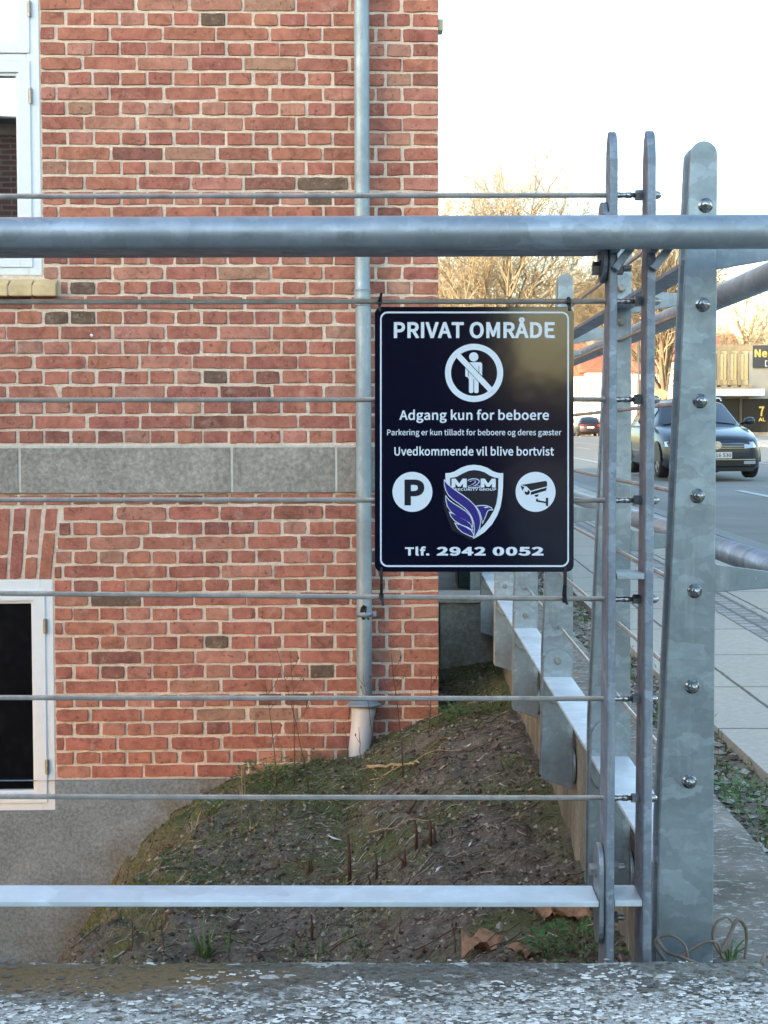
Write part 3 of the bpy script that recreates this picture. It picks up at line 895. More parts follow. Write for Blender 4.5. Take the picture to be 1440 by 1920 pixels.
t = empty('utility_cabinet', ((a.x + b.x) / 2, 9.2, g(9)), label='dark green metal utility cabinet behind the concrete pier', cat='cabinet')
mb = MB(); mb.box(-0.09, 0.09, -0.2, 0.2, 0, 0.45); mb.build('housing', simple('green_paint', (0.012, 0.035, 0.03), 0.45), t, bevel=0.008)
mb = MB(); mb.box(-0.10, 0.10, -0.21, 0.21, 0.452, 0.48); mb.build('lid', simple('green_paint_lid', (0.012, 0.04, 0.034), 0.45), t, bevel=0.006)
mb = MB(); mb.box(-0.08, 0.08, -0.206, -0.201, 0.04, 0.42); mb.lathe((0.05, -0.206, 0.22), (0, -1, 0), [(0, 0.008), (0.01, 0.008), (0.012, 0.005)], 10); mb.build('door', simple('green_door', (0.010, 0.03, 0.026), 0.4), t)

# ================================================================== THE CABLE RAILINGS
FY = 2.316                                   # depth of the front railing's cables
def stadium(cx, cz, hw, z0, z1, n=10, top=True, bot=True):
    """upright plate outline with round ends, as (h, z) pairs"""
    pts = []
    if top: pts += [(cx + hw * math.cos(math.pi * i / n), z1 - hw + hw * math.sin(math.pi * i / n)) for i in range(n + 1)]
    else: pts += [(cx + hw, z1), (cx - hw, z1)]
    if bot: pts += [(cx - hw * math.cos(math.pi * i / n), z0 + hw - hw * math.sin(math.pi * i / n)) for i in range(n + 1)]
    else: pts += [(cx - hw, z0), (cx + hw, z0)]
    return pts
def hexbolt(mb, o, ax, r=0.0085, h=0.007, shaft=0.0, sr=0.005, washer=True):
    ax = Vector(ax).normalized(); o = Vector(o)
    if washer: mb.lathe(o, ax, [(0, r * 1.25), (0.002, r * 1.25)], 16)
    mb.lathe(o + ax * 0.002, ax, [(0, r), (h, r), (h + 0.0012, r * 0.8)], 6)
    if shaft: mb.lathe(o + ax * (0.003 + h), ax, [(0, sr), (shaft, sr)], 10)
def rope(length, rings=9, lay=0.036, r=0.00142, off=0.0027, n=5):
    mb = MB(); mb.smooth = True
    m = int(length / lay * rings)
    for k in range(6):
        ph = k * math.pi / 3
        pts = [(length * i / m, off * math.cos(ph + 2 * math.pi * i / rings), off * math.sin(ph + 2 * math.pi * i / rings)) for i in range(m + 1)]
        mb.tube(pts, r, n)
    return mb.mesh('rope', M['rope'], fix=False)
def galv_post(name, poly, axis, thick, gap, parent, mat):
    """two parallel plates; poly given in 3-D, axis = direction of the thickness"""
    mb = MB(); ax = Vector(axis)
    for k in (0, 1):
        mb.prism([Vector(p) + ax * (k * (thick + gap)) for p in poly], ax * thick)
    return mb.build(name, mat, parent, bevel=0.0018)

# ---- front railing -------------------------------------------------------
FX0 = -2.6
ff = empty('cable_railing', (0.32, 2.31, -0.9), label='near galvanised railing with horizontal steel cables and twin end bars, round tube on top', cat='railing')
OFF = Vector((-0.32, -2.31, 0.9))
zf = lambda px, py, Y=FY: at_y(px, py, Y).z
xf = lambda px, py, Y=FY: at_y(px, py, Y).x
TUBE_Z = at_y(700, 437, 2.235).z
mb = MB(); mb.smooth = True
mb.tube([(FX0, 2.235, TUBE_Z), (-1, 2.235, TUBE_Z), (0.3, 2.235, TUBE_Z), (0.60, 2.235, TUBE_Z), (0.645, 2.247, TUBE_Z), (0.662, 2.27, TUBE_Z), (0.667, 2.33, TUBE_Z)], 0.0243, 40)
mb.build('handrail', M['galv_tube'], ff, loc=OFF)
# top flat rail seen from below
zt_ = at_y(600, 471, 2.275).z
ax0, ax1 = xf(1141, 700, 2.28), xf(1158, 700, 2.28)
bx0, bx1 = xf(1211, 700, 2.28), xf(1229, 700, 2.28)
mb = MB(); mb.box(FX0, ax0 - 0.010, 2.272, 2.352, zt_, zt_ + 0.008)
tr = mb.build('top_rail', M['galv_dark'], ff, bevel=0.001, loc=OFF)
zep = at_y(1130, 531, 2.31).z
mb = MB(); mb.prism([(ax0 - 0.009, 2.312 + h, z) for h, z in stadium(0, 0, 0.034, zep, zt_ + 0.075)], (0.008, 0, 0))
mb.build('end_plate', M['galv_dark'], tr, bevel=0.0015)
mb = MB(); zb1 = at_y(1125, 503, 2.31).z
hexbolt(mb, (ax0 - 0.009, 2.312, zb1), (-1, 0, 0), 0.010, 0.008); mb.build('bolt', M['bolt'], tr)
mb = MB(); hexbolt(mb, (ax1, 2.312, zb1), (1, 0, 0), 0.010, 0.009, 0.012, 0.005); mb.build('bolt', M['bolt'], tr)
# bottom flat rail
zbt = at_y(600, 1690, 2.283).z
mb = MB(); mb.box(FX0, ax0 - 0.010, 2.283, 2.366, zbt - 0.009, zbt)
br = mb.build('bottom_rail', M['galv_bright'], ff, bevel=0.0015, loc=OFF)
mb = MB(); mb.prism([(ax0 - 0.009, 2.322 + h, z) for h, z in stadium(0, 0, 0.036, zbt - 0.075, zbt + 0.078)], (0.008, 0, 0))
mb.build('end_plate', M['galv'], br, bevel=0.0015)
for args in (((ax0 - 0.009, 2.322, zbt + 0.038), (-1, 0, 0), 0.010, 0.008), ((ax1, 2.335, zbt + 0.038), (1, 0, 0), 0.010, 0.009, 0.010, 0.005), ((ax1, 2.335, zbt - 0.04), (1, 0, 0), 0.010, 0.009, 0.010, 0.005)):
    mb = MB(); hexbolt(mb, *args); mb.build('bolt', M['bolt'], br)
# the end post: two tapering bars
ztop_b = at_y(1150, 243, 2.29).z
def bar_poly(x, ztop, zlow=-0.93):
    y0 = 2.277
    pts = [(x, y0 + 0.006, ztop - 0.02), (x, y0 + 0.001, ztop - 0.045), (x, y0, -0.5), (x, y0, zlow), (x, y0 + 0.088, zlow), (x, y0 + 0.085, -0.72), (x, y0 + 0.046, ztop - 0.04),
           (x, y0 + 0.040, ztop - 0.014), (x, y0 + 0.026, ztop), (x, y0 + 0.014, ztop - 0.006)]
    return pts
mb = MB()
mb.prism(bar_poly(ax0, ztop_b), (ax1 - ax0 - 0.001, 0, 0)); mb.prism(bar_poly(bx0, at_y(1220, 241, 2.29).z), (bx1 - bx0 - 0.001, 0, 0))
post = mb.build('post', M['galv_dark'], ff, bevel=0.0025, loc=OFF)
mb = MB()
zz = at_y(1180, 1081, 2.28).z
mb.box(ax1, bx0, 2.279, 2.345, zz - 0.0045, zz + 0.0045)
mb.build('spacer', M['galv'], post, bevel=0.001)
mb = MB(); zz = at_y(1180, 1693, 2.283).z
mb.box(ax1, bx0, 2.281, 2.362, zz - 0.005, zz + 0.004)
mb.build('spacer', M['galv_bright'], post, bevel=0.001)
# small cranked arms that carry the tube
mb = MB()
for xx in (ax1, bx1):
    zz = TUBE_Z - 0.022
    mb.prism([(xx - 0.012, 2.262, zz - 0.024), (xx - 0.002, 2.262, zz - 0.030), (xx + 0.024, 2.262, zz + 0.004), (xx + 0.012, 2.262, zz + 0.006)], (0, 0.020, 0))
    mb.box(xx - 0.013, xx - 0.002, 2.245, 2.278, zz - 0.004, zz + 0.008)
zz = at_y(1130, 403, 2.28).z
mb.box(ax0 - 0.010, ax0, 2.262, 2.30, zt_ + 0.006, zz + 0.002)
mb.build('tube_bracket', M['galv_dark'], post, bevel=0.001)
# cables
ROPE_F = rope(ax0 - FX0 + 0.004)
rows = [(368, 366), (566, 565), (750, 749), (937, 938), (1112.5, 1123), (1308, 1310), (1493.5, 1496)]
def swage(mb, o, ax, L):
    """pressed terminal with its hexagon nut"""
    ax = Vector(ax)
    mb.smooth = True
    mb.lathe(o, ax, [(0, 0.0036), (0.002, 0.0046), (L * 0.2, 0.0046), (L * 0.22, 0.0040), (L * 0.42, 0.0040), (L * 0.44, 0.0046), (L * 0.60, 0.0046), (L * 0.62, 0.0038), (L * 0.9, 0.0038)], 12)
    mb.smooth = False
    mb.lathe(Vector(o) + ax * (L - 0.012), ax, [(0, 0.0062), (0.001, 0.0078), (0.0115, 0.0078)], 6)
for i, (ya, yb) in enumerate(rows):
    A, B = at_y(0, ya, FY), at_y(1142, yb, FY)
    dz = (B.z - A.z) / (B.x - A.x)
    zst = A.z + dz * (FX0 - A.x)
    o = link('cable', ROPE_F, ff); o.location = Vector((FX0, FY, zst)) + OFF
    o.rotation_euler = (i * 0.7, -math.atan(dz), 0)
    zq = B.z + dz * 0.05
    mb = MB(); swage(mb, (ax1 - 0.002, FY, zq), (1, 0, 0), bx0 - ax1 + 0.0015)
    o2 = mb.build('terminal', M['steel'], ff, loc=OFF)
    mb = MB(); mb.smooth = True
    mb.lathe((bx1 - 0.0012, FY, zq), (1, 0, 0), [(0, 0.0085), (0.0015, 0.0085), (0.0015, 0.0064), (0.007, 0.0064), (0.011, 0.0052), (0.0135, 0.003), (0.0145, 0.0005)], 18)
    mb.build('dome_nut', M['steel'], ff, loc=OFF)

# ---- side railing --------------------------------------------------------
PD = [2.42, 3.30, 4.39, 5.50, 6.57, 7.68, 8.80, 9.92, 11.04]
sf = empty('cable_railing', (0.46, 2.42, -0.9), label='long galvanised side railing on the low wall, with broad posts and two street-side tubes', cat='railing')
OFS = Vector((-0.46, -2.42, 0.9))
zc_list = [at_y(1318, y, PD[0]).z for y in (385.5, 571, 752, 930, 1108, 1287, 1465)]
xc_list = [0.4765 - 0.0030 * i for i in range(7)]
def side_poly(y, zlo=-1.005):
    xl_t, xr_t, xl_b, xr_b, zt = 0.4525, 0.4945, 0.4085, 0.4985, 0.4525
    cx, r = (xl_t + xr_t) / 2, (xr_t - xl_t) / 2
    arc = [(cx + r * math.cos(math.pi * i / 14), y, zt - r + r * math.sin(math.pi * i / 14)) for i in range(15)]
    return arc + [(xl_b + 0.003, y, -0.62), (xl_b, y, -0.95), (xl_b, y, zlo + 0.02), (xr_b, y, zlo - 0.012), (xr_b, y, -0.95)]
PT, PG = 0.010, 0.042
proto = None
for k, yd in enumerate(PD):
    if k == 0:
        proto = galv_post('post', side_poly(0.0), (0, 1, 0), PT, PG, sf, M['galv'])
        proto.location = Vector((0, yd, 0)) + OFS
        for zz in (zt_ + 0.01, -0.212, -0.685):
            mb = MB(); mb.box(0.416 if zz < -0.5 else (0.434 if zz < 0 else 0.452), 0.486, PT, PT + PG, zz - 0.004, zz + 0.004)
            mb.build('spacer', M['galv'], proto)
        # spacer disc against the wall with its anchor bolt
        mb = MB(); mb.lathe((0.4992, PT + PG / 2, -0.955), (1, 0, 0), [(0, 0.05), (0.0065, 0.05)], 28)
        mb.build('anchor_disc', M['galv'], proto, bevel=0.001)
        mb = MB(); hexbolt(mb, (0.4990, PT + PG / 2, -0.955), (-1, 0, 0), 0.009, 0.008, 0.010, 0.005)
        mb.build('anchor_bolt', M['steel'], proto)
        # arms for the bumper tubes, on the rear plate's level
        for z_t, up in ((0.286, 1), (-0.24, -1)):
            mb = MB(); y = PT + 0.006
            xa, xb = 0.494, 0.70
            if up == 1: poly = [(xa, y, z_t + 0.02), (xa, y, z_t - 0.030), (0.655, y, z_t - 0.003), (0.655, y, z_t + 0.010)]
            else: poly = [(xa, y, -0.196), (xa + 0.008, y, -0.206), (0.655, y, -0.226), (0.655, y, -0.238), (xa, y, -0.250)]
            mb.prism(poly, (0, 0.008, 0))
            mb.build('tube_arm', M['galv'], proto, bevel=0.001)
    else:
        p = copy_tree(proto, sf); p.location = Vector((0, yd, 0)) + OFS
# dome nuts on the first post
for x, z in zip(xc_list, zc_list):
    mb = MB(); mb.smooth = True
    yy = PD[0]
    mb.lathe((x, yy + 0.0008, z), (0, -1, 0), [(0, 0.0115), (0.002, 0.0115), (0.002, 0.0085), (0.008, 0.0085), (0.012, 0.0072), (0.0150, 0.0045), (0.0162, 0.001)], 20)
    mb.build('dome_nut', M['steel'], sf, loc=OFS)
ROPE_S = rope(8.9, 7)
for i, (x, z) in enumerate(zip(xc_list, zc_list)):
    o = link('cable', ROPE_S, sf); o.location = Vector((x, PD[0] + 0.012, z)) + OFS
    o.rotation_euler = (0, 0, R(90))
# rails: a length between each pair of posts, disc-ended and bolted
def rail_piece(y0, y1, z, mat, name):
    """flat length with round end plates, built at y = 0 .. L"""
    L = y1 - y0
    xl = 0.4125 if z < 0 else 0.449
    xr_ = 0.493
    mb = MB(); mb.box(xl, xr_, 0.008, L - 0.008, z - 0.008, z)
    o = mb.build(name, mat, sf, bevel=0.0012); o.location = Vector((0, y0, 0)) + OFS
    hw = (xr_ - xl) / 2; cx = (xr_ + xl) / 2
    for yy, s in ((0.0005, 1), (L - 0.0085, -1)):
        if z < 0: out = [(h, yy, q) for h, q in stadium(cx, 0, hw, z - 0.078, z + 0.078)]
        else: out = [(h, yy, q) for h, q in stadium(cx, 0, hw, z - 0.075, z + 0.07)]
        mb = MB(); mb.prism(out, (0, 0.008, 0))
        mb.build('end_plate', M['galv'], o, bevel=0.0012)
        for q in ((z + 0.045,) if z < 0 else (z + 0.035, z - 0.035)):
            mb = MB(); hexbolt(mb, (cx, yy + (0.008 if s > 0 else 0.0), q), (0, s, 0), 0.0085, 0.006, 0.006)
            mb.build('bolt', M['bolt'], o)
    return o
for k in range(len(PD) - 1):
    a, b = PD[k] + PT * 2 + PG + 0.001, PD[k + 1] - 0.001
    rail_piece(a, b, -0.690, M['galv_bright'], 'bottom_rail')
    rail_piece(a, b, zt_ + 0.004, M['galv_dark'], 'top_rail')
for z_t in (0.286, -0.240):
    mb = MB(); mb.smooth = True
    if z_t > 0: mb.tube([(0.672, 2.335, TUBE_Z), (0.673, 2.6, z_t), (0.674, 5, z_t), (0.674, 12, z_t)], 0.0243, 32)
    else: mb.tube([(0.674, 2.28, z_t), (0.674, 5, z_t), (0.674, 12, z_t)], 0.0243, 32)
    mb.build('bumper_tube', M['galv_tube'], sf, loc=OFS)

# ================================================================== THE SIGN
SY = 2.2995                                  # front face of the sign
sgn = empty('warning_sign', at_y(890, 1073, SY), label='black rectangular sign with white Danish lettering tied to the railing cables', cat='sign')
SO = -Vector(sgn.location)
def Sp(X, Y, out=0.0):                       # sign sheet coordinates (measured off the sign) -> place
    return at_y(680 + X / 3.0976, 530 + Y / 3.0976, SY) + Vector((0, -out, 0))
def Lp(X, Y, out=0.0):
    return at_y(780 + X / 4.5, 860 + Y / 4.5, SY) + Vector((0, -out, 0))
def rrect(x0, x1, y0, y1, r, n=8):
    pts = []
    for cx, cy, a0 in ((x1 - r, y0 + r, -90), (x1 - r, y1 - r, 0), (x0 + r, y1 - r, 90), (x0 + r, y0 + r, 180)):
        pts += [(cx + r * math.cos(R(a0 + 90 * i / n)), cy + r * math.sin(R(a0 + 90 * i / n))) for i in range(n + 1)]
    return pts
sm = NT('sign_enamel'); sm.color((0.0025, 0.0035, 0.016)); sm.set(Roughness=0.085, IOR=1.62)
sm.bump(sm.noise(7, 3, 0.5), 0.02, 0.02)
M['sign_black'] = sm.m
M['sign_white'] = simple('sign_white_print', (0.72, 0.80, 0.88), 0.35)
M['sign_blue'] = simple('sign_blue_print', (0.016, 0.006, 0.20), 0.35)
M['sign_ink'] = simple('sign_ink', (0.006, 0.008, 0.022), 0.25)
mb = MB(); mb.prism([Sp(x, y) for x, y in rrect(70, 1226, 140, 1680, 42)], (0, 0.003, 0))
mb.build('panel', M['sign_black'], sgn, bevel=0.0006, loc=SO)
TH = 0.00035
def flat(polys, fn, lvl, mat, name, **k):
    """each polygon = (x, y) list -> thin printed shape"""
    mb = MB()
    for pi_, poly in enumerate(polys):
        pts = [fn(x, y, (lvl + pi_ * 0.08) * TH) for x, y in poly]
        n0 = len(mb.v)
        tri = tessellate_polygon([[Vector((p.x, p.z, 0)) for p in pts]])
        mb.add(pts, [tuple(t) for t in tri])
    return mb.build(name, mat, sgn, fix=False, loc=SO, **k)
def ringpoly(mb, cx, cy, ro, ri, fn, lvl, n=48, outer=None, inner=None):
    o_ = outer or [(cx + ro * math.cos(2 * math.pi * i / n), cy + ro * math.sin(2 * math.pi * i / n)) for i in range(n)]
    i_ = inner or [(cx + ri * math.cos(2 * math.pi * i / n), cy + ri * math.sin(2 * math.pi * i / n)) for i in range(n)]
    n = len(o_)
    vs = [fn(x, y, lvl * TH) for x, y in o_ + i_]
    mb.add(vs, [(i, (i + 1) % n, n + (i + 1) % n, n + i) for i in range(n)])
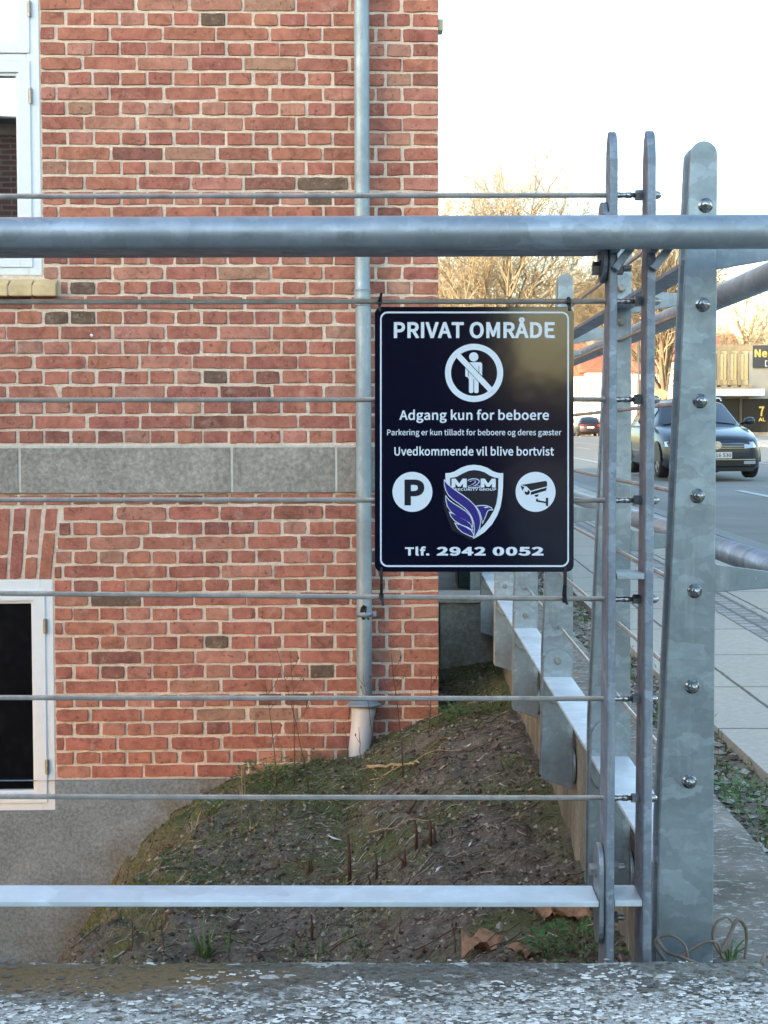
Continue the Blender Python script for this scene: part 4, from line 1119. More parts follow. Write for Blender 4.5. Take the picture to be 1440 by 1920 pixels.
GLYPHS = json.loads(r'''{".":[97,[[36,-5,49,-5,61,-5,72,5,72,20,72,34,61,44,49,44,36,44,26,34,26,20,26,5]]],"0":[194,[[48,-5,97,-5,146,-5,177,40,177,129,177,218,146,261,97,261,48,261,18,218,18,129,18,40],[126,21,97,21,68,21,48,54,48,129,48,204,68,236,97,236,126,236,146,204,146,129,146,54]]],"1":[194,[[31,9,31,0,78,0,125,0,172,0,172,9,172,18,172,27,154,27,137,27,120,27,120,103,120,180,120,257,112,257,104,257,96,257,82,249,65,243,42,238,42,232,42,225,42,218,58,218,73,218,88,218,88,154,88,90,88,27,69,27,50,27,31,27,31,18]]],"2":[194,[[15,6,15,0,69,0,123,0,177,0,177,9,177,18,177,28,153,28,129,28,106,28,93,28,77,26,64,25,124,82,165,134,165,186,165,231,136,261,90,261,57,261,35,246,14,224,20,218,26,212,33,206,47,223,65,235,86,235,118,235,133,214,133,185,133,140,96,89,15,19,15,13]]],"3":[194,[[52,-5,92,-5,138,-5,175,23,175,69,175,104,151,126,120,134,120,134,120,135,120,136,148,145,166,166,166,197,166,238,134,261,91,261,62,261,39,248,20,231,25,224,31,217,37,210,51,225,69,235,90,235,117,235,133,219,133,195,133,167,116,146,62,146,62,137,62,129,62,121,122,121,142,101,142,70,142,40,121,22,90,22,61,22,42,36,27,51,21,45,16,38,10,31,27,12]]],"4":[194,[[119,24,119,0,129,0,139,0,149,0,149,24,149,47,149,71,161,71,172,71,183,71,183,79,183,88,183,96,172,96,161,96,149,96,149,150,149,203,149,257,137,257,126,257,114,257,78,202,43,147,7,92,7,85,7,78,7,71,44,71,82,71,119,71,119,47],[119,123,119,96,93,96,67,96,40,96,60,125,79,155,99,184,106,196,113,209,119,222,120,222,120,222,121,222,120,209,119,188,119,175,119,149]]],"5":[194,[[51,-5,92,-5,135,-5,176,27,176,83,176,140,141,165,98,165,83,165,71,161,60,155,62,180,64,205,67,229,99,229,131,229,163,229,163,238,163,248,163,257,122,257,80,257,39,257,36,217,33,177,30,137,36,133,42,130,47,126,62,136,73,141,90,141,122,141,143,119,143,83,143,45,119,22,89,22,59,22,40,36,26,50,20,43,15,36,9,29,27,12]]],"6":[194,[[56,-5,105,-5,145,-5,179,29,179,79,179,133,151,159,108,159,88,159,65,148,50,129,51,208,80,235,116,235,131,235,147,227,157,215,163,222,169,228,175,235,160,250,141,261,114,261,65,261,20,223,20,123,20,38],[54,50,50,103,67,127,87,136,103,136,134,136,149,113,149,79,149,44,130,21,105,21,73,21]]],"7":[194,[[74,97,69,0,80,0,92,0,103,0,107,100,118,160,178,237,178,244,178,250,178,257,124,257,71,257,17,257,17,248,17,238,17,229,59,229,100,229,142,229,91,159]]],"9":[194,[[54,-5,82,-5,130,-5,175,35,175,139,175,221,138,261,89,261,49,261,15,228,15,178,15,125,43,97,86,97,107,97,130,110,145,129,143,49,114,22,81,22,64,22,49,29,38,42,32,35,26,28,20,22,35,7],[141,208,145,155,128,131,109,121,91,121,61,121,46,144,46,178,46,213,64,236,89,236,122,236]]],"A":[213,[[30,86,1,0,12,0,23,0,34,0,42,26,51,52,59,78,90,78,121,78,153,78,161,52,169,26,177,0,189,0,200,0,211,0,182,86,153,171,124,257,112,257,100,257,88,257,59,171],[93,104,67,104,71,117,75,130,79,144,89,173,97,200,105,230,106,230,106,230,106,230,115,201,123,173,132,144,136,130,141,117,145,104,119,104]]],"C":[223,[[68,-5,132,-5,165,-5,190,9,211,32,205,39,199,46,193,53,176,35,158,24,133,24,84,24,54,64,54,129,54,193,86,233,134,233,157,233,173,223,187,209,193,216,199,223,204,230,190,246,165,261,134,261,69,261,20,211,20,128,20,45]]],"D":[241,[[35,86,35,0,57,0,79,0,101,0,178,0,220,48,220,129,220,211,178,257,99,257,78,257,57,257,35,257,35,171],[77,27,68,27,68,95,68,162,68,230,77,230,87,230,97,230,157,230,187,194,187,129,187,64,157,27,97,27,87,27]]],"E":[206,[[35,86,35,0,86,0,136,0,187,0,187,9,187,18,187,28,147,28,107,28,68,28,68,59,68,90,68,121,100,121,132,121,165,121,165,130,165,140,165,149,132,149,100,149,68,149,68,176,68,202,68,229,106,229,145,229,183,229,183,238,183,248,183,257,134,257,85,257,35,257,35,171]]],"G":[241,[[69,-5,136,-5,171,-5,199,8,215,25,215,61,215,97,215,133,187,133,159,133,131,133,131,124,131,115,131,106,149,106,167,106,186,106,186,84,186,61,186,39,175,29,158,24,139,24,84,24,54,64,54,129,54,193,87,233,139,233,165,233,181,222,194,209,200,216,206,223,212,230,197,245,174,261,138,261,70,261,20,211,20,128,20,45]]],"I":[103,[[35,86,35,0,46,0,57,0,68,0,68,86,68,171,68,257,57,257,46,257,35,257,35,171]]],"L":[190,[[35,86,35,0,84,0,132,0,180,0,180,9,180,18,180,28,143,28,105,28,68,28,68,104,68,180,68,257,57,257,46,257,35,257,35,171]]],"M":[284,[[35,86,35,0,45,0,55,0,64,0,64,47,64,95,64,142,64,164,62,195,60,218,61,218,61,218,62,218,69,198,75,179,82,159,99,115,115,70,131,26,138,26,145,26,153,26,169,70,185,115,201,159,208,179,215,198,222,218,222,218,223,218,223,218,221,195,219,164,219,142,219,95,219,47,219,0,229,0,239,0,249,0,249,86,249,171,249,257,236,257,223,257,210,257,194,211,177,165,161,119,155,102,150,84,143,66,143,66,142,66,142,66,136,84,130,102,123,119,107,165,91,211,74,257,61,257,48,257,35,257,35,171]]],"N":[253,[[35,86,35,0,46,0,56,0,66,0,66,45,66,90,66,135,66,162,63,189,62,215,62,215,63,215,63,215,73,197,82,180,91,162,122,108,153,54,185,0,196,0,207,0,218,0,218,86,218,171,218,257,208,257,197,257,187,257,187,212,187,168,187,123,187,97,189,68,192,42,191,42,190,42,190,42,181,60,171,77,162,95,131,149,100,203,68,257,57,257,46,257,35,257,35,171]]],"O":[260,[[65,-5,130,-5,194,-5,239,47,239,129,239,211,194,261,130,261,65,261,20,211,20,129,20,47],[176,24,130,24,84,24,54,65,54,129,54,193,84,233,130,233,176,233,206,193,206,129,206,65]]],"P":[222,[[35,86,35,0,46,0,57,0,68,0,68,34,68,68,68,102,82,102,96,102,110,102,166,102,204,127,204,181,204,237,166,257,109,257,84,257,60,257,35,257,35,171],[80,129,68,129,68,162,68,196,68,230,80,230,92,230,104,230,150,230,172,219,172,181,172,145,151,129,106,129,93,129]]],"R":[222,[[82,135,68,135,68,167,68,199,68,230,82,230,96,230,111,230,151,230,173,218,173,185,173,151,151,135,111,135,96,135],[155,36,176,0,188,0,200,0,213,0,191,37,169,75,147,112,182,121,205,145,205,185,205,238,168,257,116,257,89,257,62,257,35,257,35,171,35,86,35,0,46,0,57,0,68,0,68,36,68,73,68,109,83,109,98,109,114,109,135,73]]],"S":[209,[[70,-5,106,-5,160,-5,194,28,194,68,194,106,171,124,141,137,129,142,116,147,104,153,84,161,62,171,62,196,62,218,81,233,110,233,133,233,152,224,168,209,174,216,179,223,185,230,167,248,140,261,110,261,63,261,29,233,29,193,29,156,57,138,81,127,93,122,105,117,118,111,142,100,161,92,161,65,161,41,141,24,107,24,80,24,54,36,36,56,30,48,23,41,17,33,39,10]]],"T":[210,[[89,76,89,0,99,0,110,0,121,0,121,76,121,153,121,229,147,229,173,229,199,229,199,238,199,248,199,257,136,257,74,257,11,257,11,248,11,238,11,229,37,229,63,229,89,229,89,153]]],"U":[253,[[74,-5,126,-5,179,-5,218,23,218,106,218,156,218,206,218,257,208,257,198,257,187,257,187,206,187,156,187,105,187,43,160,24,126,24,93,24,67,43,67,105,67,156,67,206,67,257,56,257,45,257,34,257,34,206,34,156,34,106,34,23]]],"V":[201,[[55,86,82,0,95,0,107,0,120,0,147,86,174,171,201,257,190,257,179,257,168,257,155,210,141,164,127,118,118,88,112,63,102,33,102,33,101,33,101,33,91,63,85,88,76,118,62,164,48,210,34,257,23,257,12,257,0,257,28,171]]],"Y":[186,[[77,33,77,0,87,0,98,0,109,0,109,33,109,66,109,99,135,152,160,204,186,257,175,257,164,257,153,257,142,232,131,208,120,184,112,165,103,147,94,128,93,128,93,128,92,128,83,147,76,165,67,184,56,208,45,232,34,257,23,257,11,257,0,257,25,204,51,152,77,99,77,66]]],"a":[197,[[44,-5,76,-5,99,-5,121,8,139,23,139,23,140,23,140,23,141,15,142,8,143,0,152,0,160,0,169,0,169,39,169,78,169,117,169,164,150,195,103,195,72,195,46,181,29,170,33,163,37,155,41,148,56,158,76,168,98,168,129,168,137,145,137,120,56,111,21,91,21,49,21,15],[103,21,85,21,66,21,51,30,51,51,51,76,73,92,137,99,137,81,137,64,137,46,119,30]]],"b":[216,[[98,-5,116,-5,159,-5,199,33,199,98,199,157,172,195,123,195,102,195,81,183,63,168,63,180,64,191,64,202,64,228,64,253,64,279,54,279,43,279,32,279,32,186,32,93,32,0,41,0,49,0,58,0,59,7,60,13,61,20,61,20,62,20,62,20,78,5],[142,22,111,22,98,22,81,27,64,42,64,75,64,109,64,142,82,159,99,168,115,168,151,168,165,140,165,98,165,51]]],"d":[217,[[49,-5,97,-5,120,-5,140,8,155,22,155,22,155,22,156,22,157,15,158,7,159,0,167,0,176,0,185,0,185,93,185,186,185,279,174,279,163,279,153,279,153,254,153,230,153,206,153,195,154,184,154,173,138,187,123,195,101,195,57,195,19,157,19,95,19,32],[121,22,104,22,71,22,51,49,51,95,51,139,76,168,106,168,122,168,137,162,153,148,153,115,153,82,153,48,137,31]]],"e":[194,[[58,-5,109,-5,135,-5,155,4,172,15,168,22,164,29,160,36,146,27,131,21,113,21,77,21,52,47,50,88,92,88,135,88,178,88,179,92,179,99,179,106,179,160,152,195,103,195,60,195,18,157,18,95,18,32],[83,110,49,110,53,148,77,169,104,169,134,169,151,149,151,110,117,110]]],"f":[114,[[12,172,12,164,20,164,29,164,37,164,37,109,37,55,37,0,48,0,59,0,69,0,69,55,69,109,69,164,83,164,96,164,110,164,110,173,110,181,110,190,96,190,83,190,69,190,69,200,69,210,69,220,69,245,78,258,96,258,103,258,111,256,118,252,120,261,122,269,125,277,116,281,105,283,93,283,55,283,37,259,37,221,37,210,37,200,37,190,29,190,20,189,12,188,12,180]]],"g":[198,[[50,-88,96,-88,155,-88,193,-57,193,-22,193,10,170,23,126,23,114,23,101,23,89,23,63,23,56,32,56,44,56,55,61,61,68,67,76,63,87,60,96,60,135,60,166,86,166,126,166,143,159,157,150,166,163,166,176,166,189,166,189,174,189,182,189,190,167,190,145,190,123,190,116,193,107,195,96,195,58,195,25,169,25,127,25,104,37,86,50,76,50,76,50,75,50,75,40,68,29,55,29,39,29,24,36,14,46,8,46,7,46,7,46,6,28,-5,18,-20,18,-37,18,-69],[118,82,96,82,74,82,56,99,56,127,56,155,74,172,96,172,119,172,137,155,137,127,137,99],[138,-65,101,-65,66,-65,46,-53,46,-32,46,-21,51,-10,65,0,74,-2,83,-3,90,-3,101,-3,112,-3,123,-3,148,-3,161,-9,161,-27,161,-47]]],"i":[96,[[32,63,32,0,43,0,54,0,64,0,64,63,64,127,64,190,54,190,43,190,32,190,32,127],[36,229,48,229,61,229,70,238,70,251,70,263,61,271,48,271,36,271,27,263,27,251,27,238]]],"k":[193,[[32,93,32,0,43,0,53,0,64,0,64,17,64,33,64,50,76,64,88,78,99,92,118,61,137,31,155,0,167,0,178,0,190,0,166,38,142,76,118,113,139,139,160,165,181,190,169,190,158,190,146,190,119,157,92,123,65,90,65,90,64,90,64,90,64,153,64,216,64,279,53,279,43,279,32,279,32,186]]],"l":[100,[[42,-5,66,-5,75,-5,80,-3,84,-2,83,6,81,15,80,23,76,22,75,22,73,22,68,22,64,26,64,36,64,117,64,198,64,279,54,279,43,279,32,279,32,198,32,118,32,38,32,11]]],"m":[324,[[32,63,32,0,43,0,54,0,64,0,64,46,64,92,64,138,82,158,98,167,112,167,136,167,147,152,147,116,147,77,147,39,147,0,158,0,169,0,179,0,179,46,179,92,179,138,197,158,213,167,227,167,251,167,263,152,263,116,263,77,263,39,263,0,273,0,284,0,294,0,294,40,294,80,294,120,294,169,276,195,237,195,214,195,194,180,174,159,166,181,151,195,121,195,99,195,79,181,62,162,62,162,62,162,62,162,61,172,60,181,58,190,50,190,41,190,32,190,32,127]]],"n":[214,[[32,63,32,0,43,0,54,0,64,0,64,46,64,92,64,138,83,157,97,167,116,167,141,167,152,152,152,116,152,77,152,39,152,0,163,0,174,0,184,0,184,40,184,80,184,120,184,169,166,195,126,195,100,195,80,181,62,162,62,162,62,162,62,162,61,172,60,181,58,190,50,190,41,190,32,190,32,127]]],"o":[212,[[60,-5,106,-5,153,-5,194,32,194,95,194,158,153,195,106,195,60,195,18,158,18,95,18,32],[139,22,106,22,73,22,51,51,51,95,51,139,73,168,106,168,139,168,161,139,161,95,161,51]]],"r":[136,[[32,63,32,0,43,0,54,0,64,0,64,41,64,81,64,122,77,154,96,166,112,166,120,166,124,165,131,163,133,172,135,182,137,191,131,194,125,195,116,195,95,195,76,180,62,155,62,155,62,155,62,155,61,167,60,179,58,190,50,190,41,190,32,190,32,127]]],"s":[164,[[55,-5,82,-5,127,-5,151,21,151,52,151,88,121,99,93,110,72,118,52,125,52,143,52,158,63,170,88,170,104,170,118,163,131,153,136,160,141,167,146,173,132,185,111,195,87,195,46,195,22,171,22,141,22,109,50,96,77,86,98,78,120,69,120,50,120,34,108,20,83,20,60,20,43,29,27,43,21,36,16,29,11,22,29,7]]],"t":[132,[[51,-5,92,-5,104,-5,116,-1,127,2,125,11,123,19,121,27,114,24,106,21,99,21,77,21,70,35,70,58,70,93,70,129,70,164,87,164,104,164,121,164,121,173,121,181,121,190,104,190,87,190,70,190,70,208,70,226,70,244,61,244,52,244,43,244,42,226,41,208,40,190,30,190,19,189,9,188,9,180,9,172,9,164,19,164,28,164,38,164,38,129,38,94,38,59,38,21]]],"u":[213,[[48,-5,88,-5,114,-5,133,9,151,30,151,30,151,30,152,30,152,20,153,10,154,0,163,0,172,0,181,0,181,63,181,127,181,190,170,190,159,190,149,190,149,145,149,100,149,55,131,33,117,23,97,23,72,23,62,38,62,74,62,112,62,151,62,190,51,190,40,190,29,190,29,150,29,110,29,70,29,21]]],"v":[182,[[50,63,73,0,86,0,98,0,111,0,133,63,155,127,178,190,167,190,157,190,146,190,134,154,122,118,110,82,105,63,98,44,93,26,92,26,92,26,91,26,85,44,79,63,74,82,62,118,50,154,38,190,27,190,16,190,5,190,27,127]]],"Å":[213,[[84,273,106,273,127,273,144,287,144,309,144,331,127,344,106,344,84,344,68,331,68,309,68,287],[117,288,106,288,95,288,86,295,86,309,86,322,95,330,106,330,117,330,126,322,126,309,126,295],[30,86,1,0,12,0,23,0,34,0,42,26,51,52,59,78,90,78,121,78,153,78,161,52,169,26,177,0,189,0,200,0,211,0,182,86,153,171,124,257,112,257,100,257,88,257,59,171],[93,104,67,104,71,117,75,130,79,144,89,173,97,200,105,230,106,230,106,230,106,230,115,201,123,173,132,144,136,130,141,117,145,104,119,104]]],"æ":[307,[[47,-5,79,-5,103,-5,131,8,156,31,171,12,191,-5,223,-5,249,-5,268,4,285,15,281,22,277,30,273,37,259,28,245,21,227,21,194,21,169,48,168,88,209,88,250,88,291,88,292,92,293,98,293,105,293,159,267,195,220,195,194,195,172,179,157,154,150,179,131,195,103,195,75,195,48,181,31,170,35,163,40,155,44,148,59,158,78,168,99,168,130,168,138,145,138,120,59,112,23,91,23,49,23,15],[105,21,88,21,69,21,54,30,54,51,54,76,77,92,138,99,138,96,138,93,138,89,138,75,141,60,145,50,128,32],[200,109,168,109,171,146,193,169,219,169,248,169,264,148,264,109,232,109]]]}''')
def text(body, x0, x1, y0, y1, mat, lvl, bold=0.0, fn=None, sp=0.0):
    """lettering from outlined glyphs, fitted to a box measured off the sign (y down)"""
    fn = fn or Sp
    def outline(q):                               # flatten one closed bezier contour
        n = len(q) // 6; P = []
        for i in range(n):
            a = q[6 * i:6 * i + 6]; b = q[6 * ((i + 1) % n):6 * ((i + 1) % n) + 6]
            p0, p1, p2, p3 = Vector(a[2:4]), Vector(a[4:6]), Vector(b[0:2]), Vector(b[2:4])
            straight = abs((p3 - p0).cross(p1 - p0)) + abs((p3 - p0).cross(p2 - p0)) < 2.5 * max(1, (p3 - p0).length)
            for k in range(1 if straight else 6):
                u = k / 6; P.append(p0 * (1 - u) ** 3 + p1 * 3 * u * (1 - u) ** 2 + p2 * 3 * u * u * (1 - u) + p3 * u ** 3)
        out = []
        for p in P:
            if not out or (p - out[-1]).length > 2.2: out.append(p)
        if (out[0] - out[-1]).length <= 2.2: out.pop()
        return [p / 1000 for p in out]
    def area(P): return sum(P[i].x * P[(i + 1) % len(P)].y - P[(i + 1) % len(P)].x * P[i].y for i in range(len(P)))
    verts, faces = [], []
    pen = 0.0
    for gi, ch in enumerate(body):
        if ch == ' ': pen += 0.082 + sp; continue
        adv, spl = GLYPHS[ch]
        cs_ = [outline(q) for q in spl]; ars = [area(c) for c in cs_]
        sg0 = 1 if max(ars, key=abs) > 0 else -1
        outs = [i for i, a_ in enumerate(ars) if a_ * sg0 > 0]
        grp = {o: [cs_[o]] for o in outs}
        for i, a_ in enumerate(ars):
            if a_ * sg0 <= 0:
                c = sum(cs_[i], Vector((0, 0))) / len(cs_[i])
                own = [o for o in outs if min(p.x for p in cs_[o]) <= c.x <= max(p.x for p in cs_[o]) and min(p.y for p in cs_[o]) <= c.y <= max(p.y for p in cs_[o])]
                grp[max(own, key=lambda o: abs(ars[o])) if own else outs[0]].append(cs_[i])
        for k, o in enumerate(outs):
            loops = [[Vector((p.x, p.y, 0)) for p in L_] for L_ in grp[o]]
            n0 = len(verts)
            verts += [(p.x + pen, p.y, 2 * k + gi % 2) for L_ in loops for p in L_]
            faces += [[n0 + v for v in t_] for t_ in tessellate_polygon(loops)]
            if bold > 0:                          # thicken the strokes along their edges
                for L_ in loops:
                    for i in range(len(L_)):
                        a, b = L_[i], L_[(i + 1) % len(L_)]
                        e_ = (b - a).normalized(); q_ = Vector((e_.y, -e_.x, 0)) * bold; e_ = e_ * bold * 0.8
                        n0 = len(verts); zq = 2 * k + gi % 2 + 0.3 + (i % 11) * 0.06
                        verts += [(p.x + pen, p.y, zq) for p in (a - e_ - q_, b + e_ - q_, b + e_ + q_, a - e_ + q_)]
                        faces.append([n0, n0 + 1, n0 + 2, n0 + 3])
        pen += adv / 1000 + sp + bold
    me = bpy.data.meshes.new('lettering'); me.from_pydata(verts, [], faces)
    xs = [v.co.x for v in me.vertices]; ys = [v.co.y for v in me.vertices]
    a, b, c, d_ = min(xs), max(xs), min(ys), max(ys)
    for v in me.vertices:
        X = x0 + (v.co.x - a) / (b - a) * (x1 - x0); Y = y1 - (v.co.y - c) / (d_ - c) * (y1 - y0)
        v.co = fn(X, Y, (lvl + 0.12 * v.co.z) * TH)
    me.name = 'lettering'; me.materials.clear(); me.materials.append(mat)
    return me
def lettering(*a, label=None, parent=None, loc=None, **k):
    me = text(*a, **k)
    return link('lettering', me, parent or sgn, loc if loc is not None else SO, label=label)
mb = MB()
ringpoly(mb, 0, 0, 0, 0, Sp, 1, outer=rrect(101, 1198, 168, 1651, 44), inner=rrect(110, 1189, 178, 1641, 35))
mb.build('border_line', M['sign_white'], sgn, fix=False, loc=SO)
W_ = M['sign_white']
lettering('PRIVAT OMRÅDE', 181, 1116, 200, 324, W_, 1, bold=0.0125, label='large white words PRIVAT OMRÅDE')
lettering('Adgang kun for beboere', 213, 1082, 736, 815, W_, 1, bold=0.008, label='white line Adgang kun for beboere')
lettering('Parkering er kun tilladt for beboere og deres gæster', 142, 1154, 850, 897, W_, 1, bold=0.004, label='small white line about parking')
lettering('Uvedkommende vil blive bortvist', 184, 1111, 951, 1005, W_, 1, bold=0.008, label='white line Uvedkommende vil blive bortvist')
lettering('Tlf.', 246, 388, 1532, 1586, W_, 1, bold=0.016, sp=0.01, label='telephone word Tlf.')
lettering('2942', 430, 714, 1534, 1586, W_, 1, bold=0.018, sp=0.012, label='telephone digits 2942')
lettering('0052', 755, 1050, 1534, 1586, W_, 1, bold=0.018, sp=0.012, label='telephone digits 0052')
# no-entry pictogram
mb = MB(); ringpoly(mb, 647, 524, 169, 134, Sp, 1, 64); mb.build('prohibition_ring', W_, sgn, fix=False, loc=SO)
circ = lambda cx, cy, r, n=24: [(cx + r * math.cos(2 * math.pi * i / n), cy + r * math.sin(2 * math.pi * i / n)) for i in range(n)]
flat([circ(645, 431, 27), rrect(610, 680, 462, 560, 12, 4), rrect(596, 614, 466, 548, 9, 4), rrect(676, 694, 466, 548, 9, 4), [(604, 462), (686, 462), (692, 476), (598, 476)],
      rrect(617, 643, 540, 641, 10, 4), rrect(647, 673, 540, 641, 10, 4)], Sp, 1, W_, 'standing_figure')
flat([rrect(613.6, 616.4, 484, 545, 1, 2), rrect(673.6, 676.4, 484, 545, 1, 2)], Sp, 2, M['sign_ink'], 'figure_gap')
dxy = Vector((745 - 548, 625 - 414)).normalized(); nn = Vector((-dxy.y, dxy.x))
def bar_(a, b, h): return [(a[0] + nn.x * h, a[1] + nn.y * h), (b[0] + nn.x * h, b[1] + nn.y * h), (b[0] - nn.x * h, b[1] - nn.y * h), (a[0] - nn.x * h, a[1] - nn.y * h)]
flat([bar_((556, 424), (737, 616), 19.5)], Sp, 3, M['sign_ink'], 'slash_edge')
flat([bar_((544, 412), (749, 630), 16)], Sp, 4, W_, 'slash')
# parking badge
flat([circ(289, 1215, 116, 48)], Sp, 1, W_, 'round_badge')
lettering('P', 243, 358, 1143, 1293, M['sign_ink'], 2, bold=0.016, label='dark letter P on the round badge')
# camera badge
flat([circ(1004, 1215, 116, 48)], Sp, 1, W_, 'round_badge')
flat([[(884, 222), (1088, 188), (1100, 190), (1106, 200), (1106, 233), (966, 270), (934, 234)], [(970, 280), (1103, 243), (1098, 268), (968, 306)],
      circ(938, 284, 22), [(880, 226), (914, 240), (899, 270)], [(998, 308), (1036, 300), (1024, 320), (1008, 322)],
      [(1012, 338), (1028, 338), (1028, 350), (1098, 362), (1098, 376), (1014, 362)], [(1096, 330), (1114, 330), (1114, 398), (1096, 398)]], Lp, 2, M['sign_ink'], 'camera_symbol')
flat([circ(932, 270, 11, 16)], Lp, 3, W_, 'camera_lens')
# shield emblem
sh_o = [(248, 122), (285, 121), (325, 108), (380, 76), (440, 56), (490, 52), (545, 57), (600, 76), (650, 106), (695, 121), (736, 122), (734, 230), (728, 320), (712, 410), (684, 482), (640, 556), (580, 618), (530, 652), (488, 676), (440, 645), (395, 600), (340, 545), (300, 480), (270, 400), (254, 300), (249, 200)]
sh_i = [(288, 163), (310, 160), (345, 152), (395, 124), (445, 102), (490, 96), (535, 101), (580, 116), (625, 144), (662, 159), (695, 163), (694, 240), (689, 310), (676, 385), (652, 445), (615, 508), (575, 560), (545, 590), (500, 640), (450, 610), (420, 580), (370, 525), (335, 470), (305, 395), (292, 300), (288, 210)]
flat([sh_o], Lp, 1, W_, 'shield')
flat([sh_i], Lp, 2, M['sign_ink'], 'shield_field')
flat([[(232, 250), (300, 240), (470, 400), (560, 560), (540, 585), (490, 660), (470, 690), (300, 600), (230, 400)]], Lp, 3, M['sign_ink'], 'wing_ground')
def grow(poly, d_):
    n = len(poly); ar = sum(poly[i][0] * poly[(i + 1) % n][1] - poly[(i + 1) % n][0] * poly[i][1] for i in range(n)); s = 1 if ar > 0 else -1
    out = []
    for i in range(n):
        p0, p1, p2 = Vector(poly[i - 1]), Vector(poly[i]), Vector(poly[(i + 1) % n])
        e1, e2 = (p1 - p0).normalized(), (p2 - p1).normalized()
        n1, n2 = Vector((e1.y, -e1.x)), Vector((e2.y, -e2.x)); nn_ = (n1 + n2)
        nn_ = nn_.normalized() * min(2.2, 1 / max(0.35, nn_.length / 2))
        out.append(tuple(p1 + nn_ * d_ * s))
    return out
feathers = [
    [(240, 182), (262, 212), (300, 244), (350, 280), (400, 315), (450, 352), (492, 394), (520, 440), (538, 490), (543, 540), (534, 585), (516, 622), (490, 664), (494, 600), (490, 545), (474, 495), (448, 452), (410, 412), (360, 376), (310, 340), (274, 305), (252, 262), (241, 220)],
    [(252, 316), (276, 350), (320, 382), (370, 412), (420, 446), (455, 482), (472, 525), (476, 570), (450, 540), (410, 516), (350, 488), (300, 450), (266, 400), (254, 350)],
    [(284, 454), (330, 472), (380, 500), (430, 526), (462, 556), (476, 602), (440, 578), (380, 556), (325, 520), (296, 485)],
    [(332, 546), (370, 556), (420, 578), (460, 602), (482, 632), (484, 660), (440, 642), (390, 618), (352, 584)]]
head = [(506, 402), (540, 397), (580, 396), (612, 404), (634, 416), (642, 430), (618, 430), (602, 440), (586, 482), (562, 542), (554, 500), (540, 452), (524, 426)]
flat([grow(p, 5.5) for p in feathers + [head]], Lp, 4, W_, 'emblem_outline')
flat([grow(p, -1.5) for p in feathers + [head]], Lp, 5, M['sign_blue'], 'eagle_wing')
flat([[(568, 408), (600, 404), (612, 412), (584, 416)]], Lp, 6, W_, 'eagle_eye')
lettering('M', 300, 428, 168, 243, W_, 6, bold=0.016, fn=Lp, label='left letter M of the emblem')
lettering('M', 545, 672, 168, 243, W_, 6, bold=0.016, fn=Lp, label='right letter M of the emblem')
lettering('2', 434, 542, 166, 245, W_, 6, bold=0.022, fn=Lp, label='outlined digit 2 of the emblem')
lettering('2', 441, 535, 173, 238, M['sign_blue'], 7, bold=0.006, fn=Lp, label='blue inside of the digit 2')
lettering('SECURITY GROUP', 325, 676, 249, 270, W_, 6, bold=0.010, fn=Lp, label='tiny white words SECURITY GROUP')

# cable ties holding the sign
def tie(px, y_hole, y_cable, tail_to, lab, up=False):
    """strap from the hole in the sign round the cable, with head and cut tail"""
    P = at_y(px, y_hole, SY - 0.001); C_ = at_y(px, y_cable, FY)
    t = empty('cable_tie', at_y(px, y_cable, SY), label=lab, cat='cable tie', group='black cable ties holding the sign')
    off = -Vector(t.location)
    mb = MB(); hw = 0.0021
    zs, ze = P.z, C_.z
    s = 1 if ze > zs else -1
    loop = [(SY + 0.004, zs - s * 0.002), (SY - 0.0022, zs - s * 0.002), (SY - 0.0022, (zs + ze) / 2), (SY + 0.001, ze - s * 0.006), (FY - 0.0065, ze), (FY - 0.003, ze + s * 0.0062), (FY + 0.004, ze + s * 0.0055), (FY + 0.0066, ze), (FY + 0.0045, ze - s * 0.006), (SY + 0.0065, (zs + ze) / 2), (SY + 0.0052, zs)]
    th = 0.0011
    for (a, b), (c, d_) in zip(loop, loop[1:]):
        v = Vector((0, c - a, d_ - b)); nrm = Vector((0, v.z, -v.y)).normalized() * th
        mb.prism([(P.x - hw, a, b), (P.x - hw, c, d_), Vector((P.x - hw, c, d_)) + nrm, Vector((P.x - hw, a, b)) + nrm], (2 * hw, 0, 0))
    mb.build('strap', M['plastic'], t, loc=off, bevel=0)
    mb = MB(); mb.box(P.x - 0.0034, P.x + 0.0034, FY - 0.0115, FY - 0.0065, ze - 0.0035, ze + 0.0035)
    mb.build('lock_head', M['plastic'], t, loc=off, bevel=0.0008)
    if tail_to:
        T = at_y(px, tail_to, SY)
        mb = MB(); lean = 0.002
        mb.prism([(P.x - hw * 1.1, FY - 0.012, ze), (P.x + hw * 1.1, FY - 0.012, ze), (P.x + hw * 1.1 + lean, SY - 0.006, T.z), (P.x - hw * 0.7 + lean, SY - 0.006, T.z)], (0, 0.0013, 0))
        mb.build('tail', M['plastic'], t, loc=off)
tie(712, 582, 567, 550, 'short black cable tie at the top left corner of the sign')
tie(1068, 580, 565, None, 'short black cable tie at the top right corner of the sign')
tie(715, 1068, 1115, 1135, 'long black cable tie hanging below the bottom left corner of the sign')
tie(1060, 1068, 1121, 1133, 'long black cable tie hanging below the bottom right corner of the sign')

